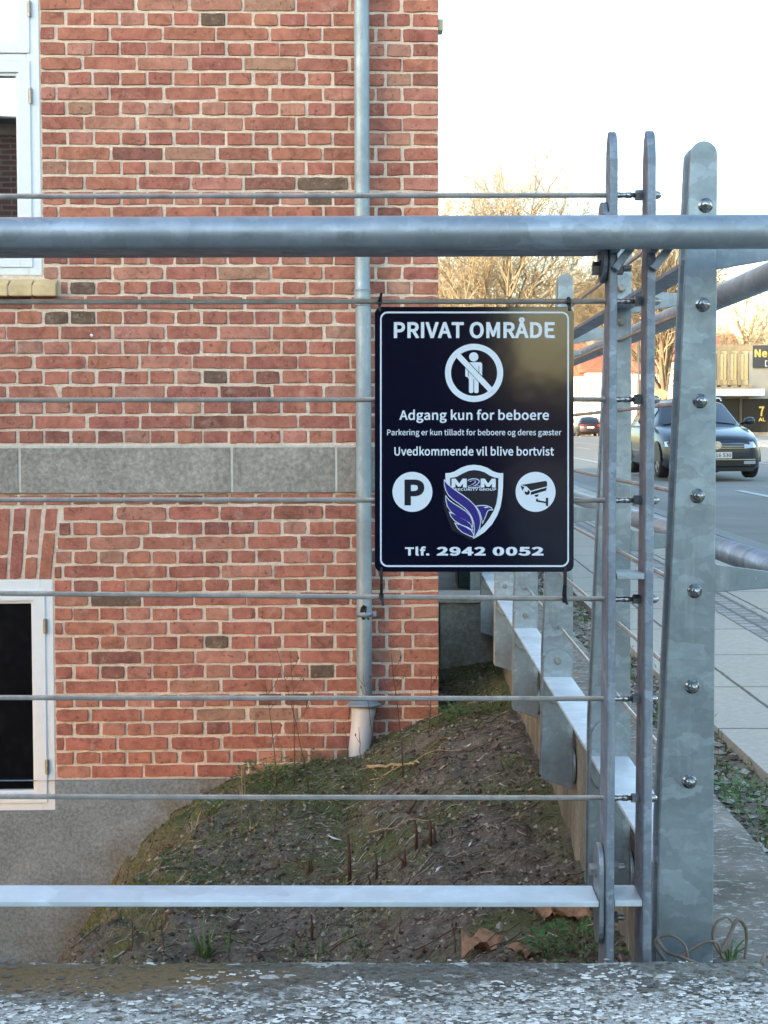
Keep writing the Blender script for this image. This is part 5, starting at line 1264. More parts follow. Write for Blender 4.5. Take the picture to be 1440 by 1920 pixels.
# ================================================================== THE HOUSE BEHIND THE CAMERA (seen in the panes, and what shades the yard)
t = empty('opposite_house', (-9, -8.5, -0.92), label='brick house with a dark hipped roof across the yard, mirrored in the upper window', cat='building')
OX = Vector((9, 8.5, 0.92))
EV = 3.75
mb = MB(); mb.box(-24, -3.25, -12.5, -5.0, -1.6, EV - 0.13)
mb.build('wall', M['brick_far'], t, loc=OX)
mb = MB(); mb.box(-24.05, -3.20, -12.55, -4.93, EV - 0.129, EV)
mb.build('cornice', simple('pale_cornice', (0.42, 0.36, 0.28), 0.8, 0, 5, 0.2), t, loc=OX)
mb = MB()
a, b, c, d_ = (-24.4, -4.6, EV + 0.002), (-2.9, -4.6, EV + 0.002), (-2.9, -12.9, EV + 0.002), (-24.4, -12.9, EV + 0.002)
e, f_ = (-20.5, -8.75, EV + 0.9), (-5.9, -8.75, EV + 0.9)
mb.add([a, b, c, d_, e, f_], [(0, 1, 5, 4), (1, 2, 5), (2, 3, 4, 5), (3, 0, 4), (3, 2, 1, 0)])
mb.build('roof', simple('dark_slate', (0.045, 0.042, 0.042), 0.7, 0, 3, 0.3), t, loc=OX)

t = empty('shade_block', (-34, -35, -0.92), label='long tall brick block added unseen behind the camera to shade the street', cat='building')  # added unseen mass that keeps the low sun off the road
mb = MB(); mb.box(-32, 19.5, -5, 5, -1, 10.6); mb.build('wall', M['brick_far'], t)
mb = MB(); mb.box(-32.4, 19.9, -5.4, 5.4, 10.602, 11.0); mb.build('roof', simple('grey_roofing', (0.12, 0.12, 0.12), 0.9), t)
t = empty('backdrop', (-1.6, -7, -0.92), label='low dark timber garage beside the opposite house, added to darken the reflection in the sign', cat='backdrop')  # added so the left of the sign has something dark to reflect
mb = MB(); mb.box(-1.6, 2.3, -2, 2, -0.6, 2.1); mb.build('wall', simple('dark_timber', (0.05, 0.035, 0.028), 0.8, 0, 3, 0.3), t)
mb = MB(); mb.box(-1.59, 2.42, -2.2, 2.2, 2.101, 2.25); mb.build('roof', simple('roof_felt', (0.03, 0.03, 0.03), 0.9), t)
t = empty('horizon_screen', (-11, 1, -0.92), label='tall dark board fence added unseen on the left to block the warm horizon glow', cat='fence')  # unseen, added to cut off warm sky light from the left
mb = MB()
for k in range(60): mb.box(0, 0.03, -6 + k * 0.2, -6 + k * 0.2 + 0.195, -0.8, 3.3)
mb.build('boards', bpy.data.materials['dark_timber'], t)
mb = MB(); mb.box(0.032, 0.08, -6, 6, 1.0, 1.1); mb.build('rail', bpy.data.materials['dark_timber'], t)
t = empty('reflection_block', (14, -62, -0.92), label='long low brick block far behind the camera, added for the dark edge reflected in the sign', cat='building')  # added mass that limits the bright sky reflected in the sign
mb = MB(); mb.box(-12, 26, -5, 5, -1, 2.3); mb.build('wall', M['brick_far'], t)
mb = MB(); mb.prism([(-12.5, -5.5, 2.305), (-12.5, 5.5, 2.305), (-12.5, 0, 3.3)], (39, 0, 0)); mb.build('roof', bpy.data.materials['roof_felt'], t)
# ================================================================== STREET BACKGROUND
def gz(x_, y_): return g(y_)
def house(name, loc, wdt, dep, wall_h, roof_h, wm, rm, label, group=None, cols=4, rows_=2, gable_front=False, hip=0.0, rz=0.0, chim=True):
    t = empty(name, loc, rz, label=label, cat='house', group=group)
    mb = MB(); mb.box(0, wdt, 0, dep, -1.5, wall_h)
    if gable_front: mb.prism([(0, 0, wall_h), (wdt, 0, wall_h), (wdt / 2, 0, wall_h + roof_h)], (0, dep, 0))
    mb.build('wall', wm, t)
    mb = MB(); e = 0.4
    if gable_front:
        for s_ in (0, 1):
            x0, x1 = (-e, wdt / 2) if s_ == 0 else (wdt + e, wdt / 2)
            dz = roof_h * e / (wdt / 2)
            mb.prism([(x0, -e, wall_h - dz + 0.05), (x1, -e, wall_h + roof_h + 0.05), (x1, -e, wall_h + roof_h + 0.25), (x0, -e, wall_h - dz + 0.25)], (0, dep + 2 * e, 0))
    else:
        a, b, c, d_ = (-e, -e, wall_h + .02), (wdt + e, -e, wall_h + .02), (wdt + e, dep + e, wall_h + .02), (-e, dep + e, wall_h + .02)
        p, q = (hip - e, dep / 2, wall_h + roof_h), (wdt - hip + e, dep / 2, wall_h + roof_h)
        mb.add([a, b, c, d_, p, q], [(0, 1, 5, 4), (1, 2, 5), (2, 3, 4, 5), (3, 0, 4), (3, 2, 1, 0)])
    ro = mb.build('roof', rm, t)
    if chim:
        mb = MB(); mb.box(wdt * 0.3, wdt * 0.3 + 0.7, dep / 2 - 0.3, dep / 2 + 0.4, wall_h, wall_h + roof_h + 0.8)
        mb.build('chimney', M['brick_far'], ro)
    rowh = wall_h / rows_
    for r_ in range(rows_):
        for c_ in range(cols):
            cx = wdt * (c_ + 0.5) / cols; cz = rowh * (r_ + 0.55)
            ww, hh = min(1.2, wdt / cols * 0.5), rowh * 0.5
            mb = MB(); mb.box(cx - ww / 2 - .06, cx + ww / 2 + .06, -0.05, 0.02, cz - hh / 2 - .06, cz + hh / 2 + .06)
            wo = mb.build('window', M['white_frame'], t)
            mb = MB()
            for k in (0, 1):
                mb = MB(); mb.box(cx - ww / 2 + k * ww / 2 + .03, cx + k * ww / 2 - .03, -0.062, -0.048, cz - hh / 2, cz + hh / 2); mb.build('pane', M['glass'], wo)
    return t
pink = simple('rose_render', (0.62, 0.42, 0.34), 0.85, 0, 0.8, 0.06)
cream = simple('cream_render', (0.72, 0.62, 0.48), 0.85, 0, 0.8, 0.06)
whit = simple('white_render', (0.74, 0.72, 0.68), 0.85, 0, 0.8, 0.05)
redr = simple('red_roof', (0.50, 0.12, 0.07), 0.8, 0, 1.5, 0.2)
def X_at(px, Y): return at_y(px, 800, Y).x
def H_at(py, Y): return at_y(1150, py, Y).z - g(Y)
Y = 128
house('street_house', (X_at(1040, Y), Y, g(Y)), X_at(1092, Y) - X_at(1040, Y), 9, H_at(705, Y), 2.6, whit, redr, 'white rendered house with red roof at the far left of the street', cols=3, hip=0)
house('street_house', (X_at(1094, Y), Y - 2, g(Y)), X_at(1150, Y) - X_at(1094, Y), 12, H_at(700, Y), H_at(640, Y) - H_at(700, Y), cream, redr, 'cream house with tall red roof in the middle of the street row', cols=4)
house('street_house', (X_at(1152, Y), Y - 6, g(Y)), X_at(1215, Y) - X_at(1152, Y), 12, H_at(706, Y), H_at(610, Y) - H_at(706, Y), whit, redr, 'white house with a very high red roof behind the railing posts', cols=4)
house('street_house', (X_at(1216, Y), Y - 16, g(Y)), X_at(1275, Y) - X_at(1216, Y), 12, H_at(690, Y), H_at(622, Y) - H_at(690, Y), pink, redr, 'rose coloured house with red roof beside the tree trunk', cols=4)
house('street_house', (X_at(1280, Y) , Y + 10, g(Y)), 7.0, 10, 6.2, 3.0, cream, redr, 'pale house with red roof partly behind the broad post', cols=3)
# the modern shop block
M['shop_glass'] = simple('shop_glass', (0.015, 0.018, 0.020), 0.25, 0)
M['shop_glass'].node_tree.nodes['Principled BSDF'].inputs['IOR'].default_value = 1.3
Y = 108
sx0, sx1 = X_at(1328, Y), X_at(1328, Y) + 26
t = empty('shop_building', (sx0, Y, g(Y)), label='two storey modern shop block with golden lit glazing and a dark sign panel', cat='building')
hz = H_at(650, Y)
f1 = H_at(726, Y); cn0, cn1 = H_at(744, Y), H_at(731, Y)
alu = simple('bronze_cladding', (0.34, 0.27, 0.17), 0.55, 0.2, 2, 0.15)
xs_ = X_at(1405, Y) - sx0
mb = MB(); mb.box(0.3, 26, 0.6, 14, -1, hz - 0.3); mb.build('wall', simple('grey_cladding', (0.30, 0.31, 0.29), 0.8, 0, 1, 0.1), t)
mb = MB(); mb.box(0, 26.2, 0.3, 14.4, hz - 0.28, hz + 0.15); mb.build('roof', alu, t)
for i in range(4):
    a = i * xs_ / 4
    mb = MB(); mb.box(a + 0.05, a + xs_ / 4 - 0.05, 0.28, 0.62, f1 + 0.15, hz - 0.3); fr_ = mb.build('window', simple('sunlit_gold', (0.62, 0.50, 0.28), 0.7), t)  # gold of the low sun put into the upper glazing colour
    for q in (0.12, 0.55):
        mb = MB(); mb.box(a + xs_ / 4 * q, a + xs_ / 4 * (q + 0.34), 0.24, 0.285, f1 + 0.5, hz - 0.5); mb.build('pane', M['glass'], fr_)
    mb = MB(); mb.box(a - 0.11, a + 0.11, 0.0, 0.62, f1, hz - 0.29); mb.build('mullion', alu, t)
mb = MB(); mb.box(0, xs_ + 0.2, 0.0, 0.62, f1 - 0.25, f1 + 0.12); mb.build('floor_edge', alu, t)
mb = MB(); mb.box(xs_, 26, 0.3, 0.62, f1 - 0.9, hz - 0.3); mb.build('blank_panel', simple('grey_panel', (0.34, 0.34, 0.30), 0.8), t)
za, zb = H_at(690, Y), H_at(648, Y)
mb = MB(); mb.box(xs_ + 0.25, xs_ + 9, 0.12, 0.29, za, zb); sg = mb.build('sign_panel', simple('anthracite_panel', (0.045, 0.05, 0.055), 0.6), t)
yel = simple('yellow_letters', (0.62, 0.47, 0.12), 0.5)
def Bp(x, y, out=0.0):
    p = at_y(x, y, Y + 0.10 - out * 10); return p - Vector(t.location)
link('lettering', text('Ne', 1415, 1438.5, 655, 670, yel, 1, bold=0.016, fn=Bp), sg, label='yellow letters Ne')
mb = MB()
for q in ((1434.6, 1436, 676, 687), (1436, 1439, 676, 677.2), (1436, 1439, 685.8, 687)):
    a, b = Bp(q[0], q[3]), Bp(q[1], q[2]); mb.box(a.x, b.x, a.y - 0.02, a.y, a.z, b.z)
mb.build('bracket_mark', simple('pale_letters', (0.7, 0.75, 0.8), 0.5), sg)
mb = MB(); mb.box(-1.0, xs_ + 0.6, -1.9, 0.28, cn0, cn1); mb.build('canopy', simple('pale_canopy', (0.55, 0.62, 0.66), 0.5), t)
mb = MB(); mb.box(0.3, 26, 0.25, 0.61, 0.25, cn0 - 0.15); mb.build('shop_window', M['shop_glass'], t)
mb = MB(); mb.box(0.2, 26, 0.1, 0.62, -0.3, 0.24); mb.build('shop_plinth', M['plinth'], t)
for i in range(13):
    mb = MB(); mb.box(0.2 + i * 2.0, 0.36 + i * 2.0, 0.1, 0.4, 0.25, cn0 - 0.14); mb.build('shop_mullion', simple('dark_frame', (0.05, 0.05, 0.05), 0.5) if i == 0 else bpy.data.materials['dark_frame'], t)
link('lettering', text('7', 1424, 1434, 762, 780, yel, 1, bold=0.012, fn=lambda x, y, o: Bp(x, y, o) + Vector((0, 0.12, 0))), t, label='yellow digit in the shop window')
link('lettering', text('AL', 1423, 1436, 783, 790, yel, 1, bold=0.012, fn=lambda x, y, o: Bp(x, y, o) + Vector((0, 0.12, 0))), t, label='yellow letters below the digit in the shop window')

# ------------------------------------------------------------------ bare street trees
def bark(name, c): return simple(name, c, 0.9, 0, 6, 0.3)
M['bark'] = bark('bark', (0.19, 0.14, 0.085)); M['twig'] = bark('twig_bark', (0.30, 0.235, 0.145))
def tree(px, Y, top_py, trunk_r, spread, label, seed, fork=0.28, lean=0.0, dens=1.0, mat=None):
    rnd = random.Random(seed)
    x = X_at(px, Y); z0 = g(Y) - 0.1
    Hh = at_y(px, top_py, Y).z - z0
    t = empty('bare_tree', (x, Y, z0), label=label, cat='tree', group='bare street trees')
    tr, cr = MB(), MB(); tr.smooth = cr.smooth = True
    budget = [0]
    tmin = 0.0062 * Y / 70
    def grow(p, d, L, r, lev, first=False):
        mb = tr if lev <= 1 else cr
        seg = 5 if lev < 3 else 3
        pts = [p]; rr = [r]
        dd = Vector(d)
        for i in range(seg):
            j = 0.10 if lev == 0 else 0.20
            dd = (dd + Vector((rnd.uniform(-j, j), rnd.uniform(-j, j), rnd.uniform(-j, j) + (0.05 if lev > 1 else 0)))).normalized()
            p = p + dd * L / seg; pts.append(p); rr.append(max(tmin, r * (1 - 0.55 * (i + 1) / seg)))
        mb.tube(pts, rr, 8 if lev < 2 else (4 if lev < 4 else 3), caps=False)
        budget[0] += 1
        if lev >= 6 or L < Hh * 0.018: return
        n = [8, 8, 5, 4, 3, 3][lev]
        n = max(2, int(n * dens))
        for k in range(n):
            if lev == 0: u = fork + (1 - fork) * (k + 0.3 * rnd.random()) / n
            else: u = 0.22 + 0.78 * (k + rnd.random()) / n
            u = min(0.999, u)
            f = u * seg; i = int(f); q = pts[i].lerp(pts[i + 1], f - i)
            ax = (pts[i + 1] - pts[i]).normalized()
            side = ax.orthogonal().normalized(); side.rotate(Matrix.Rotation(rnd.uniform(0, 6.283) if lev else k * 2.4 + rnd.uniform(-.4, .4), 3, ax))
            ang = rnd.uniform(0.35, 0.80) if lev else rnd.uniform(0.5, 0.85) * (1.25 - 0.5 * u)
            nd = (ax * math.cos(ang) + side * math.sin(ang) * spread).normalized()
            LL = L * (rnd.uniform(0.50, 0.70) if lev else rnd.uniform(0.55, 0.72) * (1.18 - 0.5 * u))
            grow(q, nd, LL, rr[i] * (0.62 if lev < 2 else 0.66), lev + 1)
    # a bole, then ascending limbs that fan out from its upper half
    bl = Hh * fork
    bole = [Vector((lean * bl * u, 0.02 * math.sin(u * 5), bl * u)) for u in (0, 0.25, 0.5, 0.75, 1.0)]
    tr.tube(bole, [trunk_r * (1.15 - 0.35 * u) for u in (0, 0.25, 0.5, 0.75, 1.0)], 10, caps=False)
    limbs = 9
    for k in range(limbs):
        az = k * 2.4 + rnd.uniform(-0.4, 0.4); tilt = (0.04 if k == 0 else rnd.uniform(0.15, 0.68)) * spread
        st_ = bole[-1].lerp(bole[2], 0 if k < 3 else rnd.random())
        d0 = Vector((math.cos(az) * math.sin(tilt) + lean, math.sin(az) * math.sin(tilt), math.cos(tilt))).normalized()
        grow(st_, d0, Hh * (0.60 - 0.26 * tilt / spread) * rnd.uniform(0.85, 1.0), trunk_r * (0.7 if k == 0 else 0.5), 1)
    # fit the crown height exactly
    zs_ = sorted(v[2] for v in cr.v); mx = zs_[int(len(zs_) * 0.988)]
    k = Hh / mx
    for m_ in (tr, cr): m_.v = [(a * k, b * k, c * k) for a, b, c in m_.v]
    tr.build('trunk', M['bark'], t, fix=False); cr.build('crown', mat or M['twig'], t, fix=False)
    return t
tree(925, 70, 232, 0.20, 1.15, 'tall bare tree whose golden crown rises between the brick corner and the twin bars', 11, fork=0.30)
tree(1250, 74, 372, 0.22, 0.8, 'bare tree with a forked trunk seen beside the broad post', 23, fork=0.22, lean=-0.06)
tree(1105, 150, 462, 0.3, 1.2, 'low bare tree with orange twigs just right of the sign', 5, fork=0.2)
tree(855, 88, 440, 0.2, 1.1, 'bare tree close to the brick corner above the sign', 31, fork=0.2)
tree(1420, 135, 520, 0.3, 1.25, 'bare tree above the shop at the right edge', 8, fork=0.25)

# a thin lamp post and a round yellow street sign near the trunk
x = X_at(1197, 60)
t = empty('lamp_post', (x, 60, g(60)), label='thin dark lamp post between the twin bars', cat='lamp post')
mb = MB(); mb.smooth = True; mb.tube([(0, 0, -0.1), (0, 0, 4.4)], [0.06, 0.04], 10); mb.build('pole', simple('dark_pole', (0.06, 0.06, 0.055), 0.5), t)
mb = MB(); mb.lathe((0, 0, 4.4), (0, 0, 1), [(0, 0.05), (0.05, 0.16), (0.25, 0.20), (0.32, 0.22), (0.36, 0.1)], 14); mb.build('lantern', simple('lantern', (0.3, 0.3, 0.28), 0.4), t)
x = X_at(1238, 60)
t = empty('street_sign', (x, 60, g(60)), label='small yellow sign on a pole in front of the tree trunk', cat='street sign')
zz = H_at(738, 60)
mb = MB(); mb.smooth = True; mb.tube([(0, 0.03, -0.1), (0, 0.03, zz + 0.2)], 0.03, 8); mb.build('pole', bpy.data.materials['dark_pole'], t)
mb = MB(); mb.prism([(-0.22, 0, zz - 0.12), (0.22, 0, zz - 0.2), (0.24, 0, zz + 0.06), (0.04, 0, zz + 0.18), (-0.2, 0, zz + 0.1)], (0, 0.02, 0)); mb.build('plate', yel, t, bevel=0.01)

# ------------------------------------------------------------------ cars
def lerp(a, b, t): return a + (b - a) * t
def make_car(paint, glassm, L=4.77):
    """front at y = 0 facing -y, ground at z = 0"""
    t = empty('parked_car', (0, 0, 0))
    # body: stations of (y, half width, sill z, belt z, centre top z, bulge of the nose)
    st = [(0.02, 0.66, 0.24, 0.60, 0.66), (0.06, 0.80, 0.20, 0.66, 0.73), (0.22, 0.875, 0.18, 0.71, 0.79), (0.6, 0.905, 0.18, 0.79, 0.87), (1.1, 0.915, 0.18, 0.87, 0.94), (1.45, 0.915, 0.18, 0.91, 0.98),
          (2.3, 0.916, 0.18, 0.93, 0.97), (3.4, 0.916, 0.18, 0.95, 0.98), (4.2, 0.90, 0.19, 0.97, 1.00), (4.60, 0.85, 0.22, 0.96, 1.0), (4.74, 0.74, 0.30, 0.86, 0.92)]
    mb = MB(); mb.smooth = True
    ring_n = None; rows_ = []
    for i, (y, hw, zs, zb_, zt) in enumerate(st):
        half = [(hw * 0.90, zs), (hw * 0.985, zs + 0.06), (hw, lerp(zs, zb_, 0.40)), (hw * 0.995, lerp(zs, zb_, 0.70)), (hw * 0.97, zb_ - 0.05), (hw * 0.90, lerp(zb_, zt, 0.35)), (hw * 0.70, lerp(zb_, zt, 0.75)), (hw * 0.35, lerp(zb_, zt, 0.96)), (0, zt)]
        nose = 0.26 * max(0, 1 - y / 1.2) if y < 1.2 else (-0.18 * max(0, (y - 4.2) / 0.6) if y > 4.2 else 0)
        full = [(-x, z) for x, z in half] + [(x, z) for x, z in half[-2::-1]]
        rows_.append([(x, y + nose * (x / 0.9) ** 2 * 1.0, z) for x, z in full])
    n = len(rows_[0])
    vs = [p for r_ in rows_ for p in r_]
    fs = [(i * n + k, i * n + k + 1, (i + 1) * n + k + 1, (i + 1) * n + k) for i in range(len(st) - 1) for k in range(n - 1)]
    fs += [tuple(range(n))[::-1], tuple(range((len(st) - 1) * n, len(st) * n))]
    fs += [(i * n, (i + 1) * n, (i + 1) * n + n - 1, i * n + n - 1) for i in range(len(st) - 1)]
    mb.add(vs, fs)
    body = mb.build('body', paint, t)
    # cabin
    cs = [(1.22, 0.70, 0.70, 0.955, 0.93), (1.42, 0.82, 0.74, 1.06, 0.92), (2.12, 0.845, 0.60, 1.43, 0.93), (2.9, 0.85, 0.60, 1.485, 0.94), (3.9, 0.84, 0.585, 1.44, 0.95), (4.28, 0.80, 0.62, 1.26, 0.96), (4.62, 0.74, 0.68, 1.0, 0.95)]
    def cab(y):
        for a, b in zip(cs, cs[1:]):
            if y <= b[0]:
                u = max(0, (y - a[0]) / (b[0] - a[0])); return [lerp(a[k], b[k], u) for k in range(5)]
        return list(cs[-1])
    def cpt(y, u, off=0.0):
        """u: 0 = left belt, 0.25 = left roof edge, 0.5 centre, 1 = right belt"""
        _, hb, ht, zt, zb_ = cab(y)
        sgn_ = -1 if u < 0.5 else 1
        v = u * 2 if u < 0.5 else (1 - u) * 2
        if v < 0.5:
            w_ = v / 0.5; x = lerp(hb, ht, w_ ** 1.15); z = lerp(zb_, zt - 0.06, w_)
            nrm = (sgn_, 0, 0.45)
        else:
            w_ = (v - 0.5) / 0.5; x = ht * (1 - w_); z = zt - 0.06 + 0.06 * math.sin(w_ * math.pi / 2) ** 0.8
            nrm = (0, 0, 1)
        bow = 0.10 * (x / 0.8) ** 2 if y < 2.2 else 0
        return Vector((sgn_ * x, y + bow, z)) + Vector(nrm) * off
    mb = MB(); mb.smooth = True
    us = [i / 20 for i in range(21)]; ysc = [1.22, 1.42, 1.65, 1.9, 2.12, 2.3, 2.6, 2.9, 3.4, 3.9, 4.1, 4.28, 4.45, 4.62]
    vs = [cpt(y, u) for y in ysc for u in us]; n = len(us)
    mb.add(vs, [(i * n + k, i * n + k + 1, (i + 1) * n + k + 1, (i + 1) * n + k) for i in range(len(ysc) - 1) for k in range(n - 1)])
    mb.build('cabin', paint, t)
    def panel(name, y0, y1, u0, u1, mat, off, ny=8, nu=10, inset=None):
        mb = MB(); mb.smooth = True
        vs = []
        for i in range(ny + 1):
            for k in range(nu + 1):
                y = lerp(y0, y1, i / ny); u = lerp(u0, u1, k / nu)
                vs.append(cpt(y, u, off) + Vector((0, -off if y < 2.2 else (off if y > 3.9 else 0), 0)))
        n = nu + 1
        mb.add(vs, [(i * n + k, i * n + k + 1, (i + 1) * n + k + 1, (i + 1) * n + k) for i in range(ny) for k in range(nu)])
        return mb.build(name, mat, t)
    panel('windscreen', 1.34, 2.08, 0.262, 0.738, glassm, 0.010)
    panel('rear_window', 3.98, 4.5, 0.27, 0.73, glassm, 0.008)
    for a, b in ((0.06, 0.225), (0.94, 0.775)):
        panel('side_window', 1.95, 2.75, a, b, glassm, 0.012)
        panel('side_window', 2.85, 3.55, a, b, glassm, 0.012)
        panel('side_window', 3.63, 4.1, a, b, glassm, 0.012)
    chrome = bpy.data.materials.get('chrome_trim') or simple('chrome_trim', (0.6, 0.6, 0.6), 0.2, 1.0)
    black = bpy.data.materials.get('car_black') or simple('car_black', (0.012, 0.012, 0.013), 0.5)
    lampm = bpy.data.materials.get('lamp_lens') or simple('lamp_lens', (0.62, 0.63, 0.65), 0.12, 0.6)
    def nose_pt(x, z, off=0.012):
        # surface of the nose at height z
        hw = 0.88
        back = 0.26 * (x / 0.9) ** 2 + (0.02 if z < 0.6 else 0.02 + (z - 0.6) * 0.75)
        if z < 0.3: back += (0.3 - z) * 0.1
        if abs(x) > 0.70: back += (abs(x) - 0.70) * 0.9
        return (x, back - off, z)
    def nose_panel(name, x0, x1, z0, z1, mat, off=0.014, n=8, parent=t, taper=0.0, depth=0.03):
        mb = MB(); mb.smooth = False
        vs = []
        for k in range(n + 1):
            x = lerp(x0, x1, k / n); e = taper * (k / n)
            for zz in (z0 + e, z1 - e * 0.2):
                a = nose_pt(x, zz, off); vs.append(a); vs.append((a[0], a[1] + depth, a[2]))
        fs = []
        for k in range(n):
            o_ = k * 4
            fs += [(o_, o_ + 4, o_ + 6, o_ + 2), (o_, o_ + 1, o_ + 5, o_ + 4), (o_ + 2, o_ + 6, o_ + 7, o_ + 3), (o_+1, o_+3, o_+7, o_+5)]
        fs += [(0, 2, 3, 1), (4 * n, 4 * n + 1, 4 * n + 3, 4 * n + 2)]
        mb.add(vs, fs)
        return mb.build(name, mat, parent)
    gr = nose_panel('grille', -0.50, 0.50, 0.545, 0.66, black, 0.02)
    for zz in (0.553, 0.580, 0.607, 0.634, 0.660):
        nose_panel('grille_bar', -0.50, 0.50, zz - 0.005, zz + 0.005, chrome, 0.03, parent=gr)
    for s_ in (-1, 1):
        h = nose_panel('headlight', s_ * 0.51, s_ * 0.86, 0.545, 0.675, lampm, 0.03, taper=0.035)
        nose_panel('lamp_rim', s_ * 0.50, s_ * 0.86, 0.670, 0.682, black, 0.034, parent=h, taper=0.0)
        fl = nose_panel('fog_light', s_ * 0.50, s_ * 0.74, 0.27, 0.325, lampm, 0.03)
    nose_panel('lower_intake', -0.80, 0.80, 0.235, 0.345, black, 0.022)
    nose_panel('intake_trim', -0.74, 0.74, 0.345, 0.357, chrome, 0.03)
    nose_panel('chin', -0.72, 0.72, 0.14, 0.215, black, 0.0)
    # emblem: ring with the letters W
    mb = MB(); mb.lathe((0, 0.03 - 0.058, 0.607), (0, -1, 0), [(0, 0.072), (0.012, 0.072), (0.012, 0.058), (0.004, 0.056)], 24)
    em = mb.build('emblem', chrome, t)
    mb = MB()
    def stroke(a, b, w_=0.010):
        a, b = Vector((a[0], 0, a[1])), Vector((b[0], 0, b[1])); d_ = (b - a).normalized(); n_ = Vector((d_.z, 0, -d_.x)) * w_
        y = -0.045
        mb.prism([a + n_ + Vector((0, y, 0.607)), b + n_ + Vector((0, y, 0.607)), b - n_ + Vector((0, y, 0.607)), a - n_ + Vector((0, y, 0.607))], (0, 0.006, 0))
    for a, b in (((-0.022, 0.052), (0, 0.008)), ((0.022, 0.052), (0, 0.008)), ((-0.05, 0.028), (-0.022, -0.048)), ((-0.022, -0.048), (0, 0.0)), ((0, 0.0), (0.022, -0.048)), ((0.022, -0.048), (0.05, 0.028))): stroke(a, b, 0.006)
    mb.build('emblem_letters', chrome, em)
    # number plate
    mb = MB(); mb.box(-0.26, 0.26, -0.035, 0.0, 0.375, 0.485); pl = mb.build('number_plate', bpy.data.materials.get('plate_white') or simple('plate_white', (0.7, 0.7, 0.68), 0.4), t)
    link('lettering', text('16 530', -0.03, 0.245, -0.462, -0.396, black, 1, bold=0.006, fn=lambda x, y, o: Vector((x, -0.037 - o, -y))), pl)
    # roof rails, mirrors, wipers
    for s_ in (-1, 1):
        mb = MB(); mb.smooth = True; mb.tube([(s_ * 0.60, 2.25, 1.42), (s_ * 0.60, 2.4, 1.475), (s_ * 0.60, 3.2, 1.50), (s_ * 0.585, 3.8, 1.47), (s_ * 0.58, 3.95, 1.42)], 0.014, 8)
        mb.build('roof_rail', chrome, t)
        mb = MB(); mb.smooth = True
        mb.tube([(s_ * 0.84, 1.72, 0.98), (s_ * 0.90, 1.70, 1.01), (s_ * 0.93, 1.70, 1.03), (s_ * 1.0, 1.69, 1.04), (s_ * 1.06, 1.70, 1.04), (s_ * 1.09, 1.72, 1.04)], [0.02, 0.03, 0.062, 0.078, 0.07, 0.03], 12)
        mb.build('wing_mirror', paint, t)
        for yy in (0.88, 3.70):
            mb = MB(); mb.smooth = True
            mb.lathe((s_ * 0.70, yy, 0.325), (s_, 0, 0), [(0, 0.20), (0, 0.30), (0.03, 0.325), (0.17, 0.325), (0.205, 0.305), (0.208, 0.235), (0.19, 0.225)], 28)
            w_ = mb.build('wheel', simple('tyre_rubber', (0.02, 0.02, 0.02), 0.8) if 'tyre_rubber' not in bpy.data.materials else bpy.data.materials['tyre_rubber'], t)
            mb = MB(); mb.lathe((s_ * 0.88, yy, 0.325), (s_, 0, 0), [(0, 0.22), (0.015, 0.225), (0.018, 0.205), (0.004, 0.19), (0.002, 0.06), (0.02, 0.05), (0.022, 0.01)], 20)
            for k in range(5):
                a = k * 2 * math.pi / 5
                d_ = Vector((0, math.cos(a), math.sin(a))); e_ = Vector((0, -math.sin(a), math.cos(a))) * 0.028
                c_ = Vector((s_ * 0.884, yy, 0.325))
                mb.prism([c_ + d_ * 0.04 + e_, c_ + d_ * 0.21 + e_ * 0.8, c_ + d_ * 0.21 - e_ * 0.8, c_ + d_ * 0.04 - e_], (s_ * 0.016, 0, 0))
            mb.build('rim', bpy.data.materials.get('alloy') or simple('alloy', (0.4, 0.4, 0.4), 0.35, 0.8), w_)
            mb = MB()
            arc = [(s_ * 0.918, yy + 0.375 * math.cos(math.pi * k / 12 - 0.15 * 0), 0.30 + 0.375 * math.sin(math.pi * k / 12)) for k in range(13)]
            mb.prism(arc, (-s_ * 0.02, 0, 0)); mb.build('wheel_arch', black, t)
    for s_ in (-1, 1):
        mb = MB(); mb.box(s_ * 0.78 if s_ < 0 else 0.52, s_ * 0.52 if s_ < 0 else 0.78, 4.72, 4.765, 0.74, 0.86)
        mb.build('tail_light', bpy.data.materials.get('red_lens') or simple('red_lens', (0.5, 0.02, 0.02), 0.2), t)
    mb = MB(); mb.box(-0.26, 0.26, 4.755, 4.765, 0.60, 0.70); mb.build('rear_plate', bpy.data.materials['plate_white'], t)
    return t
cglass = NT('car_glass'); cglass.color((0.010, 0.014, 0.016)); cglass.set(Roughness=0.03, IOR=1.9); 
def paintm(name, c): 
    m = NT(name); m.color(c); m.set(Roughness=0.4, Metallic=0.2, Coat_Weight=0.55, Coat_Roughness=0.05); return m.m
c1 = make_car(paintm('slate_car_paint', (0.014, 0.021, 0.034)), cglass.m)
CY = 27.6
c1.location = (at_y(1344, 893, CY).x, CY, at_y(1405, 896, CY + 0.9).z)
c1.rotation_euler = (R(0.45), 0, R(1.5))
tag(c1, 'dark blue-grey estate car facing the camera on the road behind the broad post', 'car')
CYB = 118
c2 = copy_tree(c1)
for ch in c2.children:
    if ch.name.split('.')[0] in ('body', 'cabin', 'wing_mirror'):
        ch.data = ch.data.copy(); ch.data.materials.clear(); ch.data.materials.append(bpy.data.materials.get('black_car_paint') or paintm('black_car_paint', (0.02, 0.012, 0.016)))
c2.location = (X_at(1099, CYB), CYB, g(CYB) - 0.10); c2.rotation_euler = (R(0.45), 0, 0)
c2['label'] = 'small distant dark car seen from behind, right of the sign'; c2.name = 'distant_car'
c2.rotation_euler = (0, 0, R(180)); c2.location.y += 2
c3 = copy_tree(c2)
